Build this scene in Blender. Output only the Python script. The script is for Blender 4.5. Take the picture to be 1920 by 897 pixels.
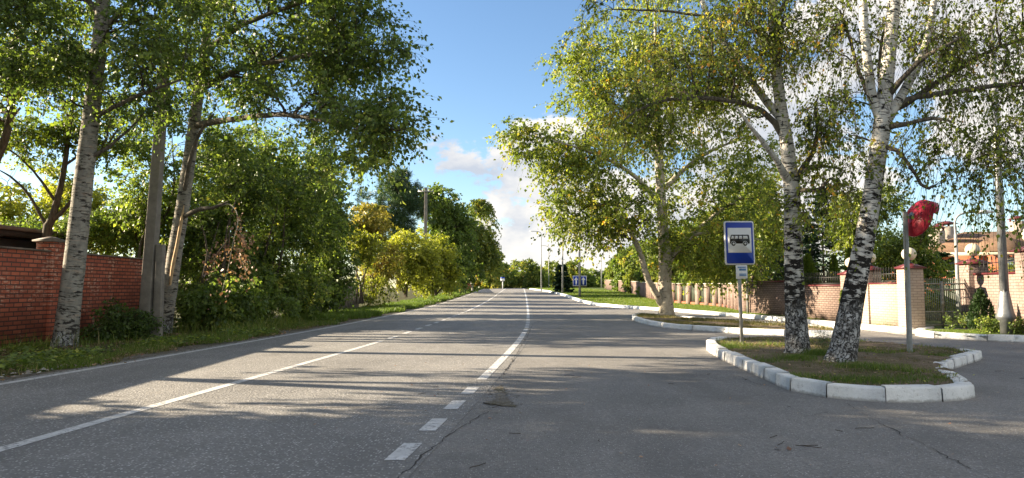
import bpy, math, random
import numpy as np
from mathutils import Vector, Matrix

for _o in list(bpy.data.objects):
    bpy.data.objects.remove(_o)
SC = bpy.context.scene
COL = SC.collection
R = math.radians
RNG = np.random.default_rng(7)

# ------------------------------------------------------------------ camera, sky, sun, exposure
F = 1280.0                     # focal length in pixels of the 1920 wide picture
PITCH = math.atan(91.5 / F)
EYE = 1.4
cam_d = bpy.data.cameras.new('camera')
cam = bpy.data.objects.new('camera', cam_d); COL.objects.link(cam)
cam.location = (0, 0, EYE)
cam.rotation_euler = (R(90) + PITCH, 0, 0)
cam_d.sensor_fit = 'HORIZONTAL'; cam_d.sensor_width = 36; cam_d.lens = 36 * F / 1920
cam_d.clip_end = 3000; cam_d.clip_start = 0.05
SC.camera = cam

SUN_EL, SUN_AZ = R(21), R(9)   # low sun, from the left and a little ahead
SDIR = Vector((-math.cos(SUN_EL) * math.cos(SUN_AZ), math.cos(SUN_EL) * math.sin(SUN_AZ), math.sin(SUN_EL)))
sun_d = bpy.data.lights.new('sun', 'SUN')
sun = bpy.data.objects.new('sun', sun_d); COL.objects.link(sun)
sun_d.energy = 5.0; sun_d.angle = R(0.5); sun_d.color = (1.0, 0.83, 0.60)
sun.rotation_euler = SDIR.to_track_quat('Z', 'Y').to_euler()
sun.location = SDIR * 200

SC.view_settings.view_transform = 'Standard'
SC.view_settings.look = 'None'
SC.view_settings.exposure = 2.13
SC.view_settings.gamma = 1.0

def px_dir(px, py):
    cx = (px - 960) / F; cy = (448.5 - py) / F
    c, s = math.cos(PITCH), math.sin(PITCH)
    return np.array([cx, c - cy * s, s + cy * c])
def at(px, py, d):
    v = px_dir(px, py); return np.array([0, 0, EYE]) + v * (d / v[1])
def gnd(px, py, z=0.0):
    v = px_dir(px, py); return np.array([0, 0, EYE]) + v * ((z - EYE) / v[2])

world = bpy.data.worlds.new('World'); SC.world = world; world.use_nodes = True
def build_sky():
    nt = world.node_tree; N = nt.nodes; L = nt.links; N.clear()
    out = N.new('ShaderNodeOutputWorld'); bg = N.new('ShaderNodeBackground')
    sky = N.new('ShaderNodeTexSky'); sky.sky_type = 'NISHITA'; sky.sun_disc = False
    sky.sun_elevation = SUN_EL; sky.sun_rotation = math.atan2(SDIR.x, SDIR.y)
    sky.air_density = 1.0; sky.dust_density = 0.35; sky.ozone_density = 2.2; sky.altitude = 150
    tc = N.new('ShaderNodeTexCoord')
    def M(op, a, b=None, c=None, clamp=False):
        n = N.new('ShaderNodeMath'); n.operation = op; n.use_clamp = clamp
        for i, v in enumerate((a, b, c)):
            if v is None: continue
            if isinstance(v, (int, float)): n.inputs[i].default_value = v
            else: L.new(v, n.inputs[i])
        return n.outputs[0]
    def VM(op, a, b):
        n = N.new('ShaderNodeVectorMath'); n.operation = op
        for i, v in enumerate((a, b)):
            if isinstance(v, (tuple, list, Vector)): n.inputs[i].default_value = tuple(v)
            else: L.new(v, n.inputs[i])
        return n
    dirv = tc.outputs['Generated']
    def noise(vec, scale, detail, rough):
        n = N.new('ShaderNodeTexNoise'); n.inputs['Scale'].default_value = scale
        n.inputs['Detail'].default_value = detail; n.inputs['Roughness'].default_value = rough
        L.new(vec, n.inputs['Vector']); return n.outputs['Fac']
    st = VM('MULTIPLY', dirv, (1, 1, 1.7)).outputs[0]
    n1 = noise(st, 5.5, 9, 0.56)
    sh = VM('ADD', st, tuple(Vector((-0.035, 0.0, 0.05)))).outputs[0]
    n2 = noise(sh, 5.5, 6, 0.5)
    # cloud banks: azimuth (deg right of the road), elevation, radius
    banks = [(2.5, 8.6, .15), (1.6, 5.4, .14), (4.8, 7, .19), (3.2, 11.0, .115), (0.8, 2.8, .125), (6, 4, .18), (10, 6, 0.17), (17, 8, 0.18), (23, 13, 0.16), (32, 17, 0.20), (40, 12, 0.17),
             (13, 14, 0.11), (55, 14, 0.3), (-110, 14, .3), (75, 28, .45), (105, 18, .5), (125, 45, .6), (150, 20, .5), (180, 35, .6), (-150, 25, .5), (60, 60, .4), (-170, 68, .5)]  # unseen banks overhead and behind the camera are added to brighten the shade
    tot = None
    for az, el, rad in banks:
        c = Vector((math.sin(R(az)) * math.cos(R(el)), math.cos(R(az)) * math.cos(R(el)), math.sin(R(el)) * 1.7))
        d = VM('DISTANCE', st, c).outputs['Value']
        m = M('MULTIPLY_ADD', d, -1.0 / rad, 1.0)
        m = M('MINIMUM', M('MAXIMUM', m, -1.4), 1.05)
        tot = m if tot is None else M('MAXIMUM', tot, m)
    nn = M('ADD', M('MULTIPLY_ADD', n1, 3.4, -1.7), M('MULTIPLY_ADD', noise(st, 20, 7, .62), 1.3, -.65))
    dens = M('ADD', tot, nn)
    mr = N.new('ShaderNodeMapRange'); mr.interpolation_type = 'SMOOTHSTEP'
    L.new(dens, mr.inputs['Value']); mr.inputs['From Min'].default_value = 0.06; mr.inputs['From Max'].default_value = 0.30
    mask = M('MULTIPLY', mr.outputs[0], 0.98)
    shade = M('MULTIPLY_ADD', M('SUBTRACT', n1, n2), 5.0, 0.62, clamp=True)
    mc = N.new('ShaderNodeMix'); mc.data_type = 'RGBA'
    mc.inputs[6].default_value = (2.8, 3.05, 3.5, 1); mc.inputs[7].default_value = (5.1, 4.85, 4.5, 1)
    L.new(shade, mc.inputs[0])
    hs = N.new('ShaderNodeHueSaturation'); hs.inputs['Saturation'].default_value = 1.06; hs.inputs['Value'].default_value = 1.08
    L.new(sky.outputs[0], hs.inputs['Color'])
    mx = N.new('ShaderNodeMix'); mx.data_type = 'RGBA'
    L.new(mask, mx.inputs[0]); L.new(hs.outputs[0], mx.inputs[6]); L.new(mc.outputs[2], mx.inputs[7])
    L.new(mx.outputs[2], bg.inputs['Color']); bg.inputs['Strength'].default_value = 0.052
    L.new(bg.outputs[0], out.inputs['Surface'])
build_sky()

# ------------------------------------------------------------------ scene helpers
ORG = {}
def tag(o, label=None, cat=None, group=None, kind=None):
    if label: o['label'] = label
    if cat: o['category'] = cat
    if group: o['group'] = group
    if kind: o['kind'] = kind
    return o
def thing(name, label, cat, loc=(0, 0, 0), rz=0.0, group=None):
    o = bpy.data.objects.new(name, None); COL.objects.link(o)
    o.location = tuple(float(v) for v in loc); o.rotation_euler = (0, 0, rz); o.empty_display_size = 0.2
    ORG[o.name] = np.array(loc, float)
    return tag(o, label, cat, group)
def dup(root, loc, rz=0.0, scale=1.0, label=None, group=None):
    r = root.copy(); COL.objects.link(r); r.location = tuple(float(v) for v in loc); r.rotation_euler = (0, 0, rz)
    r.scale = (scale,) * 3
    if label: r['label'] = label
    if group: r['group'] = group
    for ch in list(root.children):
        c = ch.copy(); COL.objects.link(c); c.parent = r
        for g in list(ch.children):
            d = g.copy(); COL.objects.link(d); d.parent = c
    return r

class MB:
    """collects geometry, then links it as ONE mesh object"""
    def __init__(s): s.V = []; s.F = []; s.MI = []; s.T = []; s.B = []; s.n = 0
    def add(s, V, Fc, mi=0, tint=0.5, bk=None):
        V = np.asarray(V, float).reshape(-1, 3)
        if isinstance(Fc, np.ndarray):
            groups = [Fc]
        else:
            by = {}
            for f in Fc: by.setdefault(len(f), []).append(f)
            groups = [np.array(g) for g in by.values()]
        for g in groups:
            s.F.append(g + s.n); s.MI.append(np.full(len(g), mi, np.int32))
            s.T.append(np.broadcast_to(np.asarray(tint, float), (len(g),)).copy() if np.ndim(tint) == 0 or len(groups) == 1 else np.full(len(g), .5))
        s.V.append(V); s.B.append(np.zeros_like(V) if bk is None else np.asarray(bk, float)); s.n += len(V)
    def build(s, name, mats, parent=None, origin=None, smooth=False, local=False, bevel=0.0):
        V = np.concatenate(s.V); B = np.concatenate(s.B)
        if origin is None: origin = np.zeros(3) if (parent is None or local) else ORG[parent.name]
        origin = np.asarray(origin, float)
        me = bpy.data.meshes.new(name)
        me.vertices.add(len(V)); me.vertices.foreach_set('co', (V - (0 if local else origin)).astype(np.float32).ravel())
        li = np.concatenate([f.ravel() for f in s.F]).astype(np.int32)
        lt = np.concatenate([np.full(len(f), f.shape[1], np.int32) for f in s.F])
        ls = np.concatenate([[0], np.cumsum(lt)[:-1]]).astype(np.int32)
        me.loops.add(len(li)); me.loops.foreach_set('vertex_index', li)
        me.polygons.add(len(lt)); me.polygons.foreach_set('loop_start', ls)
        me.polygons.foreach_set('material_index', np.concatenate(s.MI))
        if smooth: me.polygons.foreach_set('use_smooth', np.ones(len(lt), bool))
        me.update(calc_edges=True)
        a = me.attributes.new('tint', 'FLOAT', 'FACE'); a.data.foreach_set('value', np.concatenate(s.T).astype(np.float32))
        if any(np.any(b) for b in s.B):
            a = me.attributes.new('bk', 'FLOAT_VECTOR', 'POINT'); a.data.foreach_set('vector', B.astype(np.float32).ravel())
        for m in (mats if isinstance(mats, (list, tuple)) else [mats]): me.materials.append(m)
        o = bpy.data.objects.new(name, me); COL.objects.link(o)
        if parent is not None:
            o.parent = parent
        elif not local:
            o.location = tuple(origin)
        ORG[o.name] = origin
        if bevel:
            b = o.modifiers.new('edge', 'BEVEL'); b.width = bevel; b.segments = 2; b.limit_method = 'ANGLE'; b.angle_limit = R(40)
        return o

def box(mb, x0, x1, y0, y1, z0, z1, mi=0):
    V = [(x, y, z) for z in (z0, z1) for y in (y0, y1) for x in (x0, x1)]
    mb.add(V, [(0, 2, 3, 1), (4, 5, 7, 6), (0, 1, 5, 4), (2, 6, 7, 3), (0, 4, 6, 2), (1, 3, 7, 5)], mi)
def frustum(mb, x0, x1, y0, y1, z0, z1, ix, iy, mi=0):
    V = [(x0, y0, z0), (x1, y0, z0), (x1, y1, z0), (x0, y1, z0), (x0 + ix, y0 + iy, z1), (x1 - ix, y0 + iy, z1), (x1 - ix, y1 - iy, z1), (x0 + ix, y1 - iy, z1)]
    mb.add(V, [(3, 2, 1, 0), (4, 5, 6, 7), (0, 1, 5, 4), (1, 2, 6, 5), (2, 3, 7, 6), (3, 0, 4, 7)], mi)
def lathe(mb, prof, c=(0, 0, 0), seg=24, axis=None, mi=0):
    prof = np.array(prof, float); a = np.linspace(0, 2 * np.pi, seg, endpoint=False)
    V = np.stack([prof[:, 0, None] * np.cos(a), prof[:, 0, None] * np.sin(a), np.repeat(prof[:, 1, None], seg, 1)], -1).reshape(-1, 3)
    if axis is not None:
        q = Vector(axis).to_track_quat('Z', 'Y').to_matrix(); V = V @ np.array(q).T
    V = V + np.array(c)
    n = len(prof); i, j = np.meshgrid(np.arange(n - 1), np.arange(seg), indexing='ij'); k = (j + 1) % seg
    Fq = np.stack([i * seg + j, i * seg + k, (i + 1) * seg + k, (i + 1) * seg + j], -1).reshape(-1, 4)
    mb.add(V, Fq, mi)
def sphere(mb, c, r, seg=24, rings=14, mi=0, sz=1.0):
    t = np.linspace(-np.pi / 2, np.pi / 2, rings)
    lathe(mb, np.stack([np.maximum(r * np.cos(t), 1e-4), r * sz * np.sin(t)], -1), c, seg, mi=mi)
def cyl(mb, p0, p1, r0, r1=None, seg=12, mi=0):
    p0 = np.array(p0, float); p1 = np.array(p1, float); r1 = r0 if r1 is None else r1
    d = p1 - p0; h = np.linalg.norm(d)
    lathe(mb, [(1e-4, 0), (r0, 0), (r1, h), (1e-4, h)], p0, seg, axis=d / h, mi=mi)

def unit(a): return a / np.maximum(np.linalg.norm(a, axis=-1, keepdims=True), 1e-9)
def tubes(mb, P, Rr, seg=5, mi=0, bark=False, lobes=None, rough=0.0, rng=None, cap=True):
    """P (B,n,3) centre lines, Rr (B,n) radii"""
    P = np.asarray(P, float); Rr = np.asarray(Rr, float)
    if P.ndim == 2: P = P[None]; Rr = Rr[None]
    B, n, _ = P.shape
    T = unit(np.gradient(P, axis=1))
    ref = np.array([0.83, 0.37, 0.11]) if abs(T[..., 2]).mean() > .5 else np.array([0.12, 0.31, 0.94])
    U = unit(np.cross(T, ref)); W = np.cross(T, U)
    a = np.linspace(0, 2 * np.pi, seg, endpoint=False)
    rad = np.repeat(Rr[..., None], seg, 2)
    if lobes is not None:   # buttressed foot / oval trunk
        L = np.linspace(0, 1, n)[None, :, None]
        rad = rad * (1 + lobes * np.sin(3 * a + 4 * L) * np.exp(-L * 6) + lobes * .35 * np.sin(2 * a - 3 * L))
    if rough and rng is not None: rad = rad * (1 + rough * rng.standard_normal(rad.shape))
    V = P[:, :, None, :] + rad[..., None] * (np.cos(a)[:, None] * U[:, :, None, :] + np.sin(a)[:, None] * W[:, :, None, :])
    ln = np.concatenate([np.zeros((B, 1)), np.cumsum(np.linalg.norm(np.diff(P, axis=1), axis=-1), axis=1)], 1)
    bk = None
    if bark:
        r0 = Rr.mean()
        bk = np.stack([np.broadcast_to(np.cos(a) * r0, rad.shape), np.broadcast_to(np.sin(a) * r0, rad.shape), np.repeat(ln[..., None], seg, 2)], -1).reshape(-1, 3)
    b, i, j = np.meshgrid(np.arange(B), np.arange(n - 1), np.arange(seg), indexing='ij'); k = (j + 1) % seg
    base = b * n * seg
    Fq = np.stack([base + i * seg + j, base + i * seg + k, base + (i + 1) * seg + k, base + (i + 1) * seg + j], -1).reshape(-1, 4)
    mb.add(V.reshape(-1, 3), Fq, mi, bk=bk)

def smooth_path(pts, step=0.15):
    """Catmull-Rom through pts (k,>=3 columns)"""
    p = np.asarray(pts, float); p = np.vstack([2 * p[0] - p[1], p, 2 * p[-1] - p[-2]])
    out = []
    for i in range(1, len(p) - 2):
        m = max(2, int(np.linalg.norm(p[i + 1, :3] - p[i, :3]) / step))
        t = np.linspace(0, 1, m, endpoint=False)[:, None]
        out.append(.5 * ((2 * p[i]) + (-p[i - 1] + p[i + 1]) * t + (2 * p[i - 1] - 5 * p[i] + 4 * p[i + 1] - p[i + 2]) * t ** 2 + (-p[i - 1] + 3 * p[i] - 3 * p[i + 1] + p[i + 2]) * t ** 3))
    out.append(p[-2][None]); return np.vstack(out)

def inside(poly, P):
    poly = np.asarray(poly, float)[:, :2]; x, y = P[:, 0], P[:, 1]; c = np.zeros(len(P), bool); n = len(poly)
    for i in range(n):
        (x0, y0), (x1, y1) = poly[i], poly[(i + 1) % n]
        if y0 == y1: continue
        k = ((y0 > y) != (y1 > y)) & (x < (x1 - x0) * (y - y0) / (y1 - y0) + x0); c ^= k
    return c

# ------------------------------------------------------------------ materials
class NT:
    def __init__(s, name):
        s.m = bpy.data.materials.new(name); s.m.use_nodes = True; s.t = s.m.node_tree; s.N = s.t.nodes; s.L = s.t.links
        s.b = s.N['Principled BSDF']; s.out = s.N['Material Output']
    def put(s, sock, v):
        if isinstance(v, (int, float)): sock.default_value = v
        elif isinstance(v, (tuple, list)): sock.default_value = tuple(v) + ((1,) if len(v) == 3 and sock.type == 'RGBA' else ())
        else: s.L.new(v, sock)
    def math(s, op, a, b=None, c=None, clamp=False):
        n = s.N.new('ShaderNodeMath'); n.operation = op; n.use_clamp = clamp
        for i, v in enumerate((a, b, c)):
            if v is not None: s.put(n.inputs[i], v)
        return n.outputs[0]
    def coord(s, which='Object'): return s.N.new('ShaderNodeTexCoord').outputs[which]
    def pos(s): return s.N.new('ShaderNodeNewGeometry').outputs['Position']
    def attr(s, name, out='Fac'):
        n = s.N.new('ShaderNodeAttribute'); n.attribute_name = name; return n.outputs[out]
    def scale(s, v, sc):
        n = s.N.new('ShaderNodeVectorMath'); n.operation = 'MULTIPLY'; s.put(n.inputs[0], v); n.inputs[1].default_value = sc; return n.outputs[0]
    def noise(s, v, sc, det=4, rough=.55, out='Fac'):
        n = s.N.new('ShaderNodeTexNoise'); n.inputs['Scale'].default_value = sc; n.inputs['Detail'].default_value = det; n.inputs['Roughness'].default_value = rough
        if v is not None: s.put(n.inputs['Vector'], v)
        return n.outputs[out]
    def vor(s, v, sc, feature='F1', out='Distance', rnd=1.0):
        n = s.N.new('ShaderNodeTexVoronoi'); n.feature = feature; n.inputs['Scale'].default_value = sc; n.inputs['Randomness'].default_value = rnd
        s.put(n.inputs['Vector'], v); return n.outputs[out]
    def step(s, v, lo, hi, a=0.0, b=1.0):
        n = s.N.new('ShaderNodeMapRange'); n.interpolation_type = 'SMOOTHSTEP'; s.put(n.inputs['Value'], v)
        n.inputs['From Min'].default_value = lo; n.inputs['From Max'].default_value = hi; n.inputs['To Min'].default_value = a; n.inputs['To Max'].default_value = b
        return n.outputs[0]
    def mix(s, f, a, b, blend='MIX'):
        n = s.N.new('ShaderNodeMix'); n.data_type = 'RGBA'; n.blend_type = blend
        s.put(n.inputs[0], f); s.put(n.inputs[6], a); s.put(n.inputs[7], b); return n.outputs[2]
    def ramp(s, f, stops):
        n = s.N.new('ShaderNodeValToRGB'); s.put(n.inputs[0], f); e = n.color_ramp.elements
        while len(e) < len(stops): e.new(.5)
        for k, (p, c) in enumerate(stops): e[k].position = p; e[k].color = tuple(c) + (1,)
        return n.outputs[0]
    def sep(s, v):
        n = s.N.new('ShaderNodeSeparateXYZ'); s.put(n.inputs[0], v); return n.outputs
    def comb(s, x, y, z):
        n = s.N.new('ShaderNodeCombineXYZ')
        for i, v in enumerate((x, y, z)): s.put(n.inputs[i], v)
        return n.outputs[0]
    def bump(s, h, strength=.5, dist=.02):
        n = s.N.new('ShaderNodeBump'); n.inputs['Strength'].default_value = strength; n.inputs['Distance'].default_value = dist
        s.put(n.inputs['Height'], h); s.L.new(n.outputs[0], s.b.inputs['Normal'])
    def done(s, col=None, rough=.7, spec=.4, metal=0.0):
        if col is not None: s.put(s.b.inputs['Base Color'], col)
        s.put(s.b.inputs['Roughness'], rough); s.put(s.b.inputs['Specular IOR Level'], spec); s.put(s.b.inputs['Metallic'], metal)
        return s.m

def plain(name, col, rough=.6, var=.25, sc=6.0, spec=.4, metal=0.0, bump=.0):
    n = NT(name); c = n.coord()
    f = n.noise(c, sc, 6, .65); lo = tuple(v * (1 - var) for v in col); hi = tuple(min(1, v * (1 + var * .6)) for v in col)
    cc = n.ramp(f, [(.3, lo), (.7, hi)])
    if bump: n.bump(n.noise(c, sc * 8, 4), bump, .01)
    return n.done(cc, rough, spec, metal)

def brick_mat(name, c1, c2, mortar, bw=.25, bh=.075, mort=.010, wear=None, rough_face=0.3, ms=.1, weath=.35):
    n = NT(name); x, y, z = n.sep(n.coord())
    v = n.comb(n.math('ADD', x, y), z, 0.0)
    b = n.N.new('ShaderNodeTexBrick'); n.put(b.inputs['Vector'], v); b.inputs['Scale'].default_value = 1.0
    b.inputs['Brick Width'].default_value = bw; b.inputs['Row Height'].default_value = bh; b.inputs['Mortar Size'].default_value = mort
    b.inputs['Mortar Smooth'].default_value = ms; b.inputs['Bias'].default_value = -.1
    n.put(b.inputs['Color1'], c1); n.put(b.inputs['Color2'], c2); n.put(b.inputs['Mortar'], mortar)
    col = b.outputs['Color']
    big = n.noise(v, 1.3, 5, .6)
    col = n.mix(n.step(big, .42, .68, 0, weath), col, tuple(k * .45 for k in c1))
    fine = n.noise(v, 38, 4, .7)
    col = n.mix(n.step(fine, .4, .7, 0, .3), col, tuple(min(1, k * 1.25) for k in c2))
    if wear is not None:      # pale flaked bricks
        w = n.math('MULTIPLY', n.step(n.noise(n.scale(v, (1, 1, 1)), 1.1, 3, .5), .50, .62), n.step(n.noise(n.scale(v, (4, 13, 1)), 1.7, 3, .6), .48, .6))
        w = n.math('MULTIPLY', w, n.math('SUBTRACT', 1.0, b.outputs['Fac']))
        col = n.mix(n.math('MULTIPLY', w, .7), col, wear)
    h = n.math('ADD', n.math('MULTIPLY', b.outputs['Fac'], -1.0), n.math('MULTIPLY', n.noise(v, 22, 5, .65), rough_face))
    n.bump(h, .8, .012)
    return n.done(col, .85, .25)

def leaf_mat(name, stops, trans=.42, rough=.45, tr=(1.7, 1.75, .9)):
    n = NT(name); t = n.attr('tint')
    c = n.ramp(t, stops)
    n.done(c, rough, .35)
    tb = n.N.new('ShaderNodeBsdfTranslucent')
    g = n.mix(1.0, c, tr, 'MULTIPLY'); n.put(tb.inputs['Color'], g)
    ms = n.N.new('ShaderNodeMixShader'); ms.inputs[0].default_value = trans
    n.L.new(n.b.outputs[0], ms.inputs[1]); n.L.new(tb.outputs[0], ms.inputs[2]); n.L.new(ms.outputs[0], n.out.inputs['Surface'])
    return n.m

def birch_mat(name, white=(.62, .6, .56), dark=(.022, .02, .018), wash=1.05, band=1.6, marks=.56, top=.60):
    n = NT(name); b = n.attr('bk', 'Vector'); h = n.sep(b)[2]
    nz = n.noise(b, 3.0, 4, .6)
    hh = n.math('ADD', h, n.math('MULTIPLY_ADD', nz, 1.2, -.6))
    base = n.mix(n.step(n.noise(n.scale(b, (2, 2, .8)), 4, 5, .6), .35, .7), white, tuple(v * .62 for v in white))
    base = n.mix(n.step(n.noise(n.scale(b, (1, 1, 4)), 5, 4, .6), .5, .75, 0, .5), base, (.45, .33, .24))
    # lenticels
    le = n.noise(n.scale(b, (3.5, 3.5, 26)), 1.6, 5, .6)
    m1 = n.step(le, marks, marks + .06)
    # dark chevrons and blotches
    bl = n.noise(n.scale(b, (4.0, 4.0, 8.0)), 1.5, 7, .68)
    lo = n.step(hh, band - .7, band + 2.4, .44, top)
    m2 = n.step(n.math('SUBTRACT', bl, lo), -.012, .03)
    m = n.math('MAXIMUM', m1, m2)
    col = n.mix(m, base, dark)
    # fissured, lime-washed foot
    dst = n.noise(b, 7, 4, .65, out='Color')
    vv = n.N.new('ShaderNodeVectorMath'); vv.operation = 'MULTIPLY_ADD'; n.put(vv.inputs[0], dst); vv.inputs[1].default_value = (.16, .16, .16); n.put(vv.inputs[2], n.scale(b, (1, 1, .34)))
    ed = n.vor(vv.outputs[0], 20, 'DISTANCE_TO_EDGE')
    fis = n.step(n.math('ADD', ed, n.math('MULTIPLY_ADD', n.noise(b, 26, 4, .7), .16, -.08)), .02, .12)
    washc = n.mix(n.step(n.noise(n.scale(b, (1, 1, .5)), 16, 5, .65), .38, .62), (.46, .46, .455), (.17, .165, .16))
    foot = n.mix(fis, (.035, .033, .03), washc)
    col = n.mix(n.step(n.math('ADD', h, n.math('MULTIPLY_ADD', n.noise(b, 7, 3), .5, -.25)), wash - .12, wash + .12), foot, col)
    hgt = n.math('ADD', n.math('MULTIPLY', m, -.5), n.math('MULTIPLY', fis, n.step(h, wash + .3, wash - .2)))
    n.bump(n.math('ADD', hgt, n.math('MULTIPLY', n.noise(b, 30, 4), .4)), .9, .03)
    return n.done(col, .85, .2)

def bark_mat(name, c1, c2):
    n = NT(name); b = n.coord()
    f = n.noise(n.scale(b, (9, 9, 1.6)), 2.2, 6, .7)
    n.bump(f, .9, .03)
    return n.done(n.ramp(f, [(.35, c1), (.65, c2)]), .9, .2)

def asphalt_mat(name, base, stone, ssc, amt, warm=.0):
    n = NT(name); p = n.pos()
    pc = n.vor(p, ssc, 'F1', 'Color'); pd = n.vor(p, ssc, 'F1', 'Distance')
    rnd = n.sep(pc)[0]
    st = n.math('MULTIPLY', n.step(rnd, amt, amt + .12), n.step(pd, .46, .28))
    big = n.noise(p, .55, 5, .62); mid = n.noise(n.scale(p, (1.0, .25, 1)), 1.6, 5, .6)
    c = n.ramp(big, [(.3, tuple(v * .78 for v in base)), (.7, tuple(v * 1.22 for v in base))])
    c = n.mix(n.step(mid, .45, .72, 0, .35), c, tuple(v * 1.5 for v in base))
    c = n.mix(n.step(n.noise(p, 24, 4, .7), .35, .7, 0, .6), c, tuple(v * .55 for v in base))
    c = n.mix(n.math('MULTIPLY', st, .85), c, n.mix(n.sep(pc)[1], stone, tuple(v * .55 for v in stone)))
    # dusty drifts and dark stains
    c = n.mix(n.step(n.noise(p, 1.1, 7, .7), .58, .78, 0, .55), c, (.26, .23, .19))
    c = n.mix(n.step(n.noise(n.scale(p, (1, .5, 1)), .9, 4, .6), .64, .74, 0, .6), c, tuple(v * .4 for v in base))
    # worn wheel tracks and patches of newer binder
    c = n.mix(n.step(n.noise(n.scale(p, (.55, .10, 1)), 1.5, 5, .6), .50, .66, 0, .38), c, tuple(v * .62 for v in base))
    c = n.mix(n.step(n.noise(p, 3.4, 6, .72), .55, .70, 0, .45), c, tuple(v * 1.45 for v in base))
    h = n.math('ADD', n.math('MULTIPLY', n.math('SUBTRACT', 1.0, pd), .8), n.math('MULTIPLY', n.noise(p, 60, 4, .7), .8))
    n.bump(h, .7, .014)
    return n.done(c, .82, .3)

M = {}
M['asphalt'] = asphalt_mat('asphalt', (.205, .200, .194), (.64, .63, .61), 40, .62)
M['asphalt_side'] = asphalt_mat('asphalt_side', (.195, .188, .180), (.50, .49, .47), 55, .72)
def paint_mat():
    n = NT('road_paint'); p = n.pos()
    w = n.math('MULTIPLY', n.step(n.noise(p, 16, 5, .75), .46, .62), n.step(n.noise(p, 2.5, 4, .6), .34, .56))
    c = n.mix(n.math('MULTIPLY', w, .8), n.ramp(n.noise(p, 5, 5, .6), [(.3, (.44, .44, .44)), (.7, (.62, .62, .62))]), (.10, .10, .10))
    n.bump(n.noise(p, 70, 3), .4, .006)
    return n.done(c, .7, .3)
M['crack'] = None
M['paint'] = paint_mat()
def kerb_mat():
    n = NT('kerb_paint'); p = n.pos()
    z = n.sep(n.coord())[2]
    c = n.ramp(n.noise(p, 3, 6, .65), [(.3, (.68, .68, .67)), (.7, (.81, .81, .80))])
    ch = n.step(n.noise(p, 11, 6, .72), .60, .68)
    c = n.mix(n.math('MULTIPLY', ch, .55), c, (.26, .24, .22))
    c = n.mix(n.math('MULTIPLY', n.step(n.noise(p, 26, 5, .7), .56, .66), .35), c, (.20, .19, .17))
    dirt = n.math('MULTIPLY', n.step(n.math('ADD', z, n.math('MULTIPLY_ADD', n.noise(p, 9, 5, .7), .10, -.05)), .045, .0), .6)
    c = n.mix(dirt, c, (.17, .15, .13))
    c = n.mix(n.math('MULTIPLY', n.step(n.noise(n.scale(p, (2, 2, 8)), 3, 6, .7), .58, .68), .4), c, (.30, .28, .26))
    n.bump(n.noise(p, 24, 6, .7), 1.0, .02)
    return n.done(c, .9, .2)
M['kerb'] = kerb_mat()
def soil_mat(name, a, b, g):
    n = NT(name); p = n.pos()
    c = n.ramp(n.noise(p, 3.2, 7, .7), [(.3, a), (.65, b)])
    c = n.mix(n.step(n.noise(p, 1.3, 5, .65), .45, .58, 0, .85), c, g)
    c = n.mix(n.step(n.noise(p, 40, 3, .7), .56, .7, 0, .5), c, tuple(v * 1.8 for v in b))
    n.bump(n.noise(p, 22, 7, .75), .9, .05)
    return n.done(c, .95, .1)
M['soil'] = soil_mat('island_soil', (.115, .085, .058), (.27, .21, .148), (.13, .11, .06))
M['verge'] = soil_mat('verge_soil', (.045, .04, .025), (.10, .085, .05), (.055, .075, .022))
M['shoulder'] = soil_mat('shoulder_gravel', (.10, .09, .075), (.24, .22, .19), (.12, .11, .08))
M['lawn'] = soil_mat('lawn_ground', (.06, .085, .02), (.10, .13, .035), (.07, .105, .02))
M['ground'] = soil_mat('ground_soil', (.05, .055, .025), (.09, .09, .04), (.055, .075, .02))
M['crack'] = plain('crack_dark', (.045, .042, .04), .95, .4, 12)
M['slab'] = plain('slab_concrete', (.36, .34, .31), .9, .3, 3, bump=.5)
M['red_brick'] = brick_mat('red_brick', (.47, .135, .075), (.27, .070, .042), (.06, .045, .04), .30, .105, .015, wear=(.60, .40, .30), weath=.5)
M['pink_brick'] = brick_mat('pink_brick', (.29, .212, .182), (.235, .170, .147), (.13, .10, .088), .25, .085, .010, rough_face=.9, weath=.3)
M['rough_brick'] = brick_mat('rough_brick', (.245, .178, .148), (.19, .135, .112), (.06, .045, .04), .25, .085, .012, rough_face=1.3, weath=.3)
M['cream_brick'] = brick_mat('cream_brick', (.42, .345, .275), (.37, .30, .24), (.24, .19, .155), .25, .085, .009, rough_face=.4, weath=.15)
M['maroon'] = plain('maroon_metal', (.10, .018, .022), .45, .25, 5)
M['cap_tin'] = plain('weathered_tin', (.15, .12, .10), .7, .4, 4)
M['black_iron'] = plain('black_iron', (.012, .012, .013), .5, .2, 5)
M['gate_iron'] = plain('gate_iron', (.22, .24, .21), .55, .3, 5)
M['galv'] = plain('galvanised_steel', (.27, .28, .285), .45, .25, 7, metal=.55)
M['pole_grey'] = plain('pole_grey', (.30, .31, .31), .55, .25, 7, metal=.2)
M['concrete'] = plain('concrete', (.21, .19, .165), .9, .35, 3.5, bump=.6)
M['sign_white'] = plain('sign_white', (.74, .75, .76), .35, .06, 3)
M['sign_blue'] = plain('sign_blue', (.008, .045, .36), .35, .10, 3)
M['sign_black'] = plain('sign_black', (.008, .008, .009), .4, .1, 3)
M['plate_blue'] = plain('plate_blue', (.10, .25, .52), .5, .25, 30)
M['globe'] = plain('globe_glass', (.62, .55, .41), .3, .12, 3)
M['red_shell'] = leaf_mat('red_shell', [(0, (.48, .03, .06)), (1, (.54, .035, .07))], .35, .35, (1.2, .9, .9))
M['mirror'] = plain('mirror_face', (.8, .8, .8), .05, .02, 3, metal=1.0)
M['wire'] = plain('wire_black', (.02, .02, .02), .6, .1, 3)
M['roof'] = brick_mat('roof_shingle', (.20, .125, .08), (.16, .098, .064), (.07, .05, .035), .5, .11, .012, rough_face=.3, weath=.2)
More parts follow.
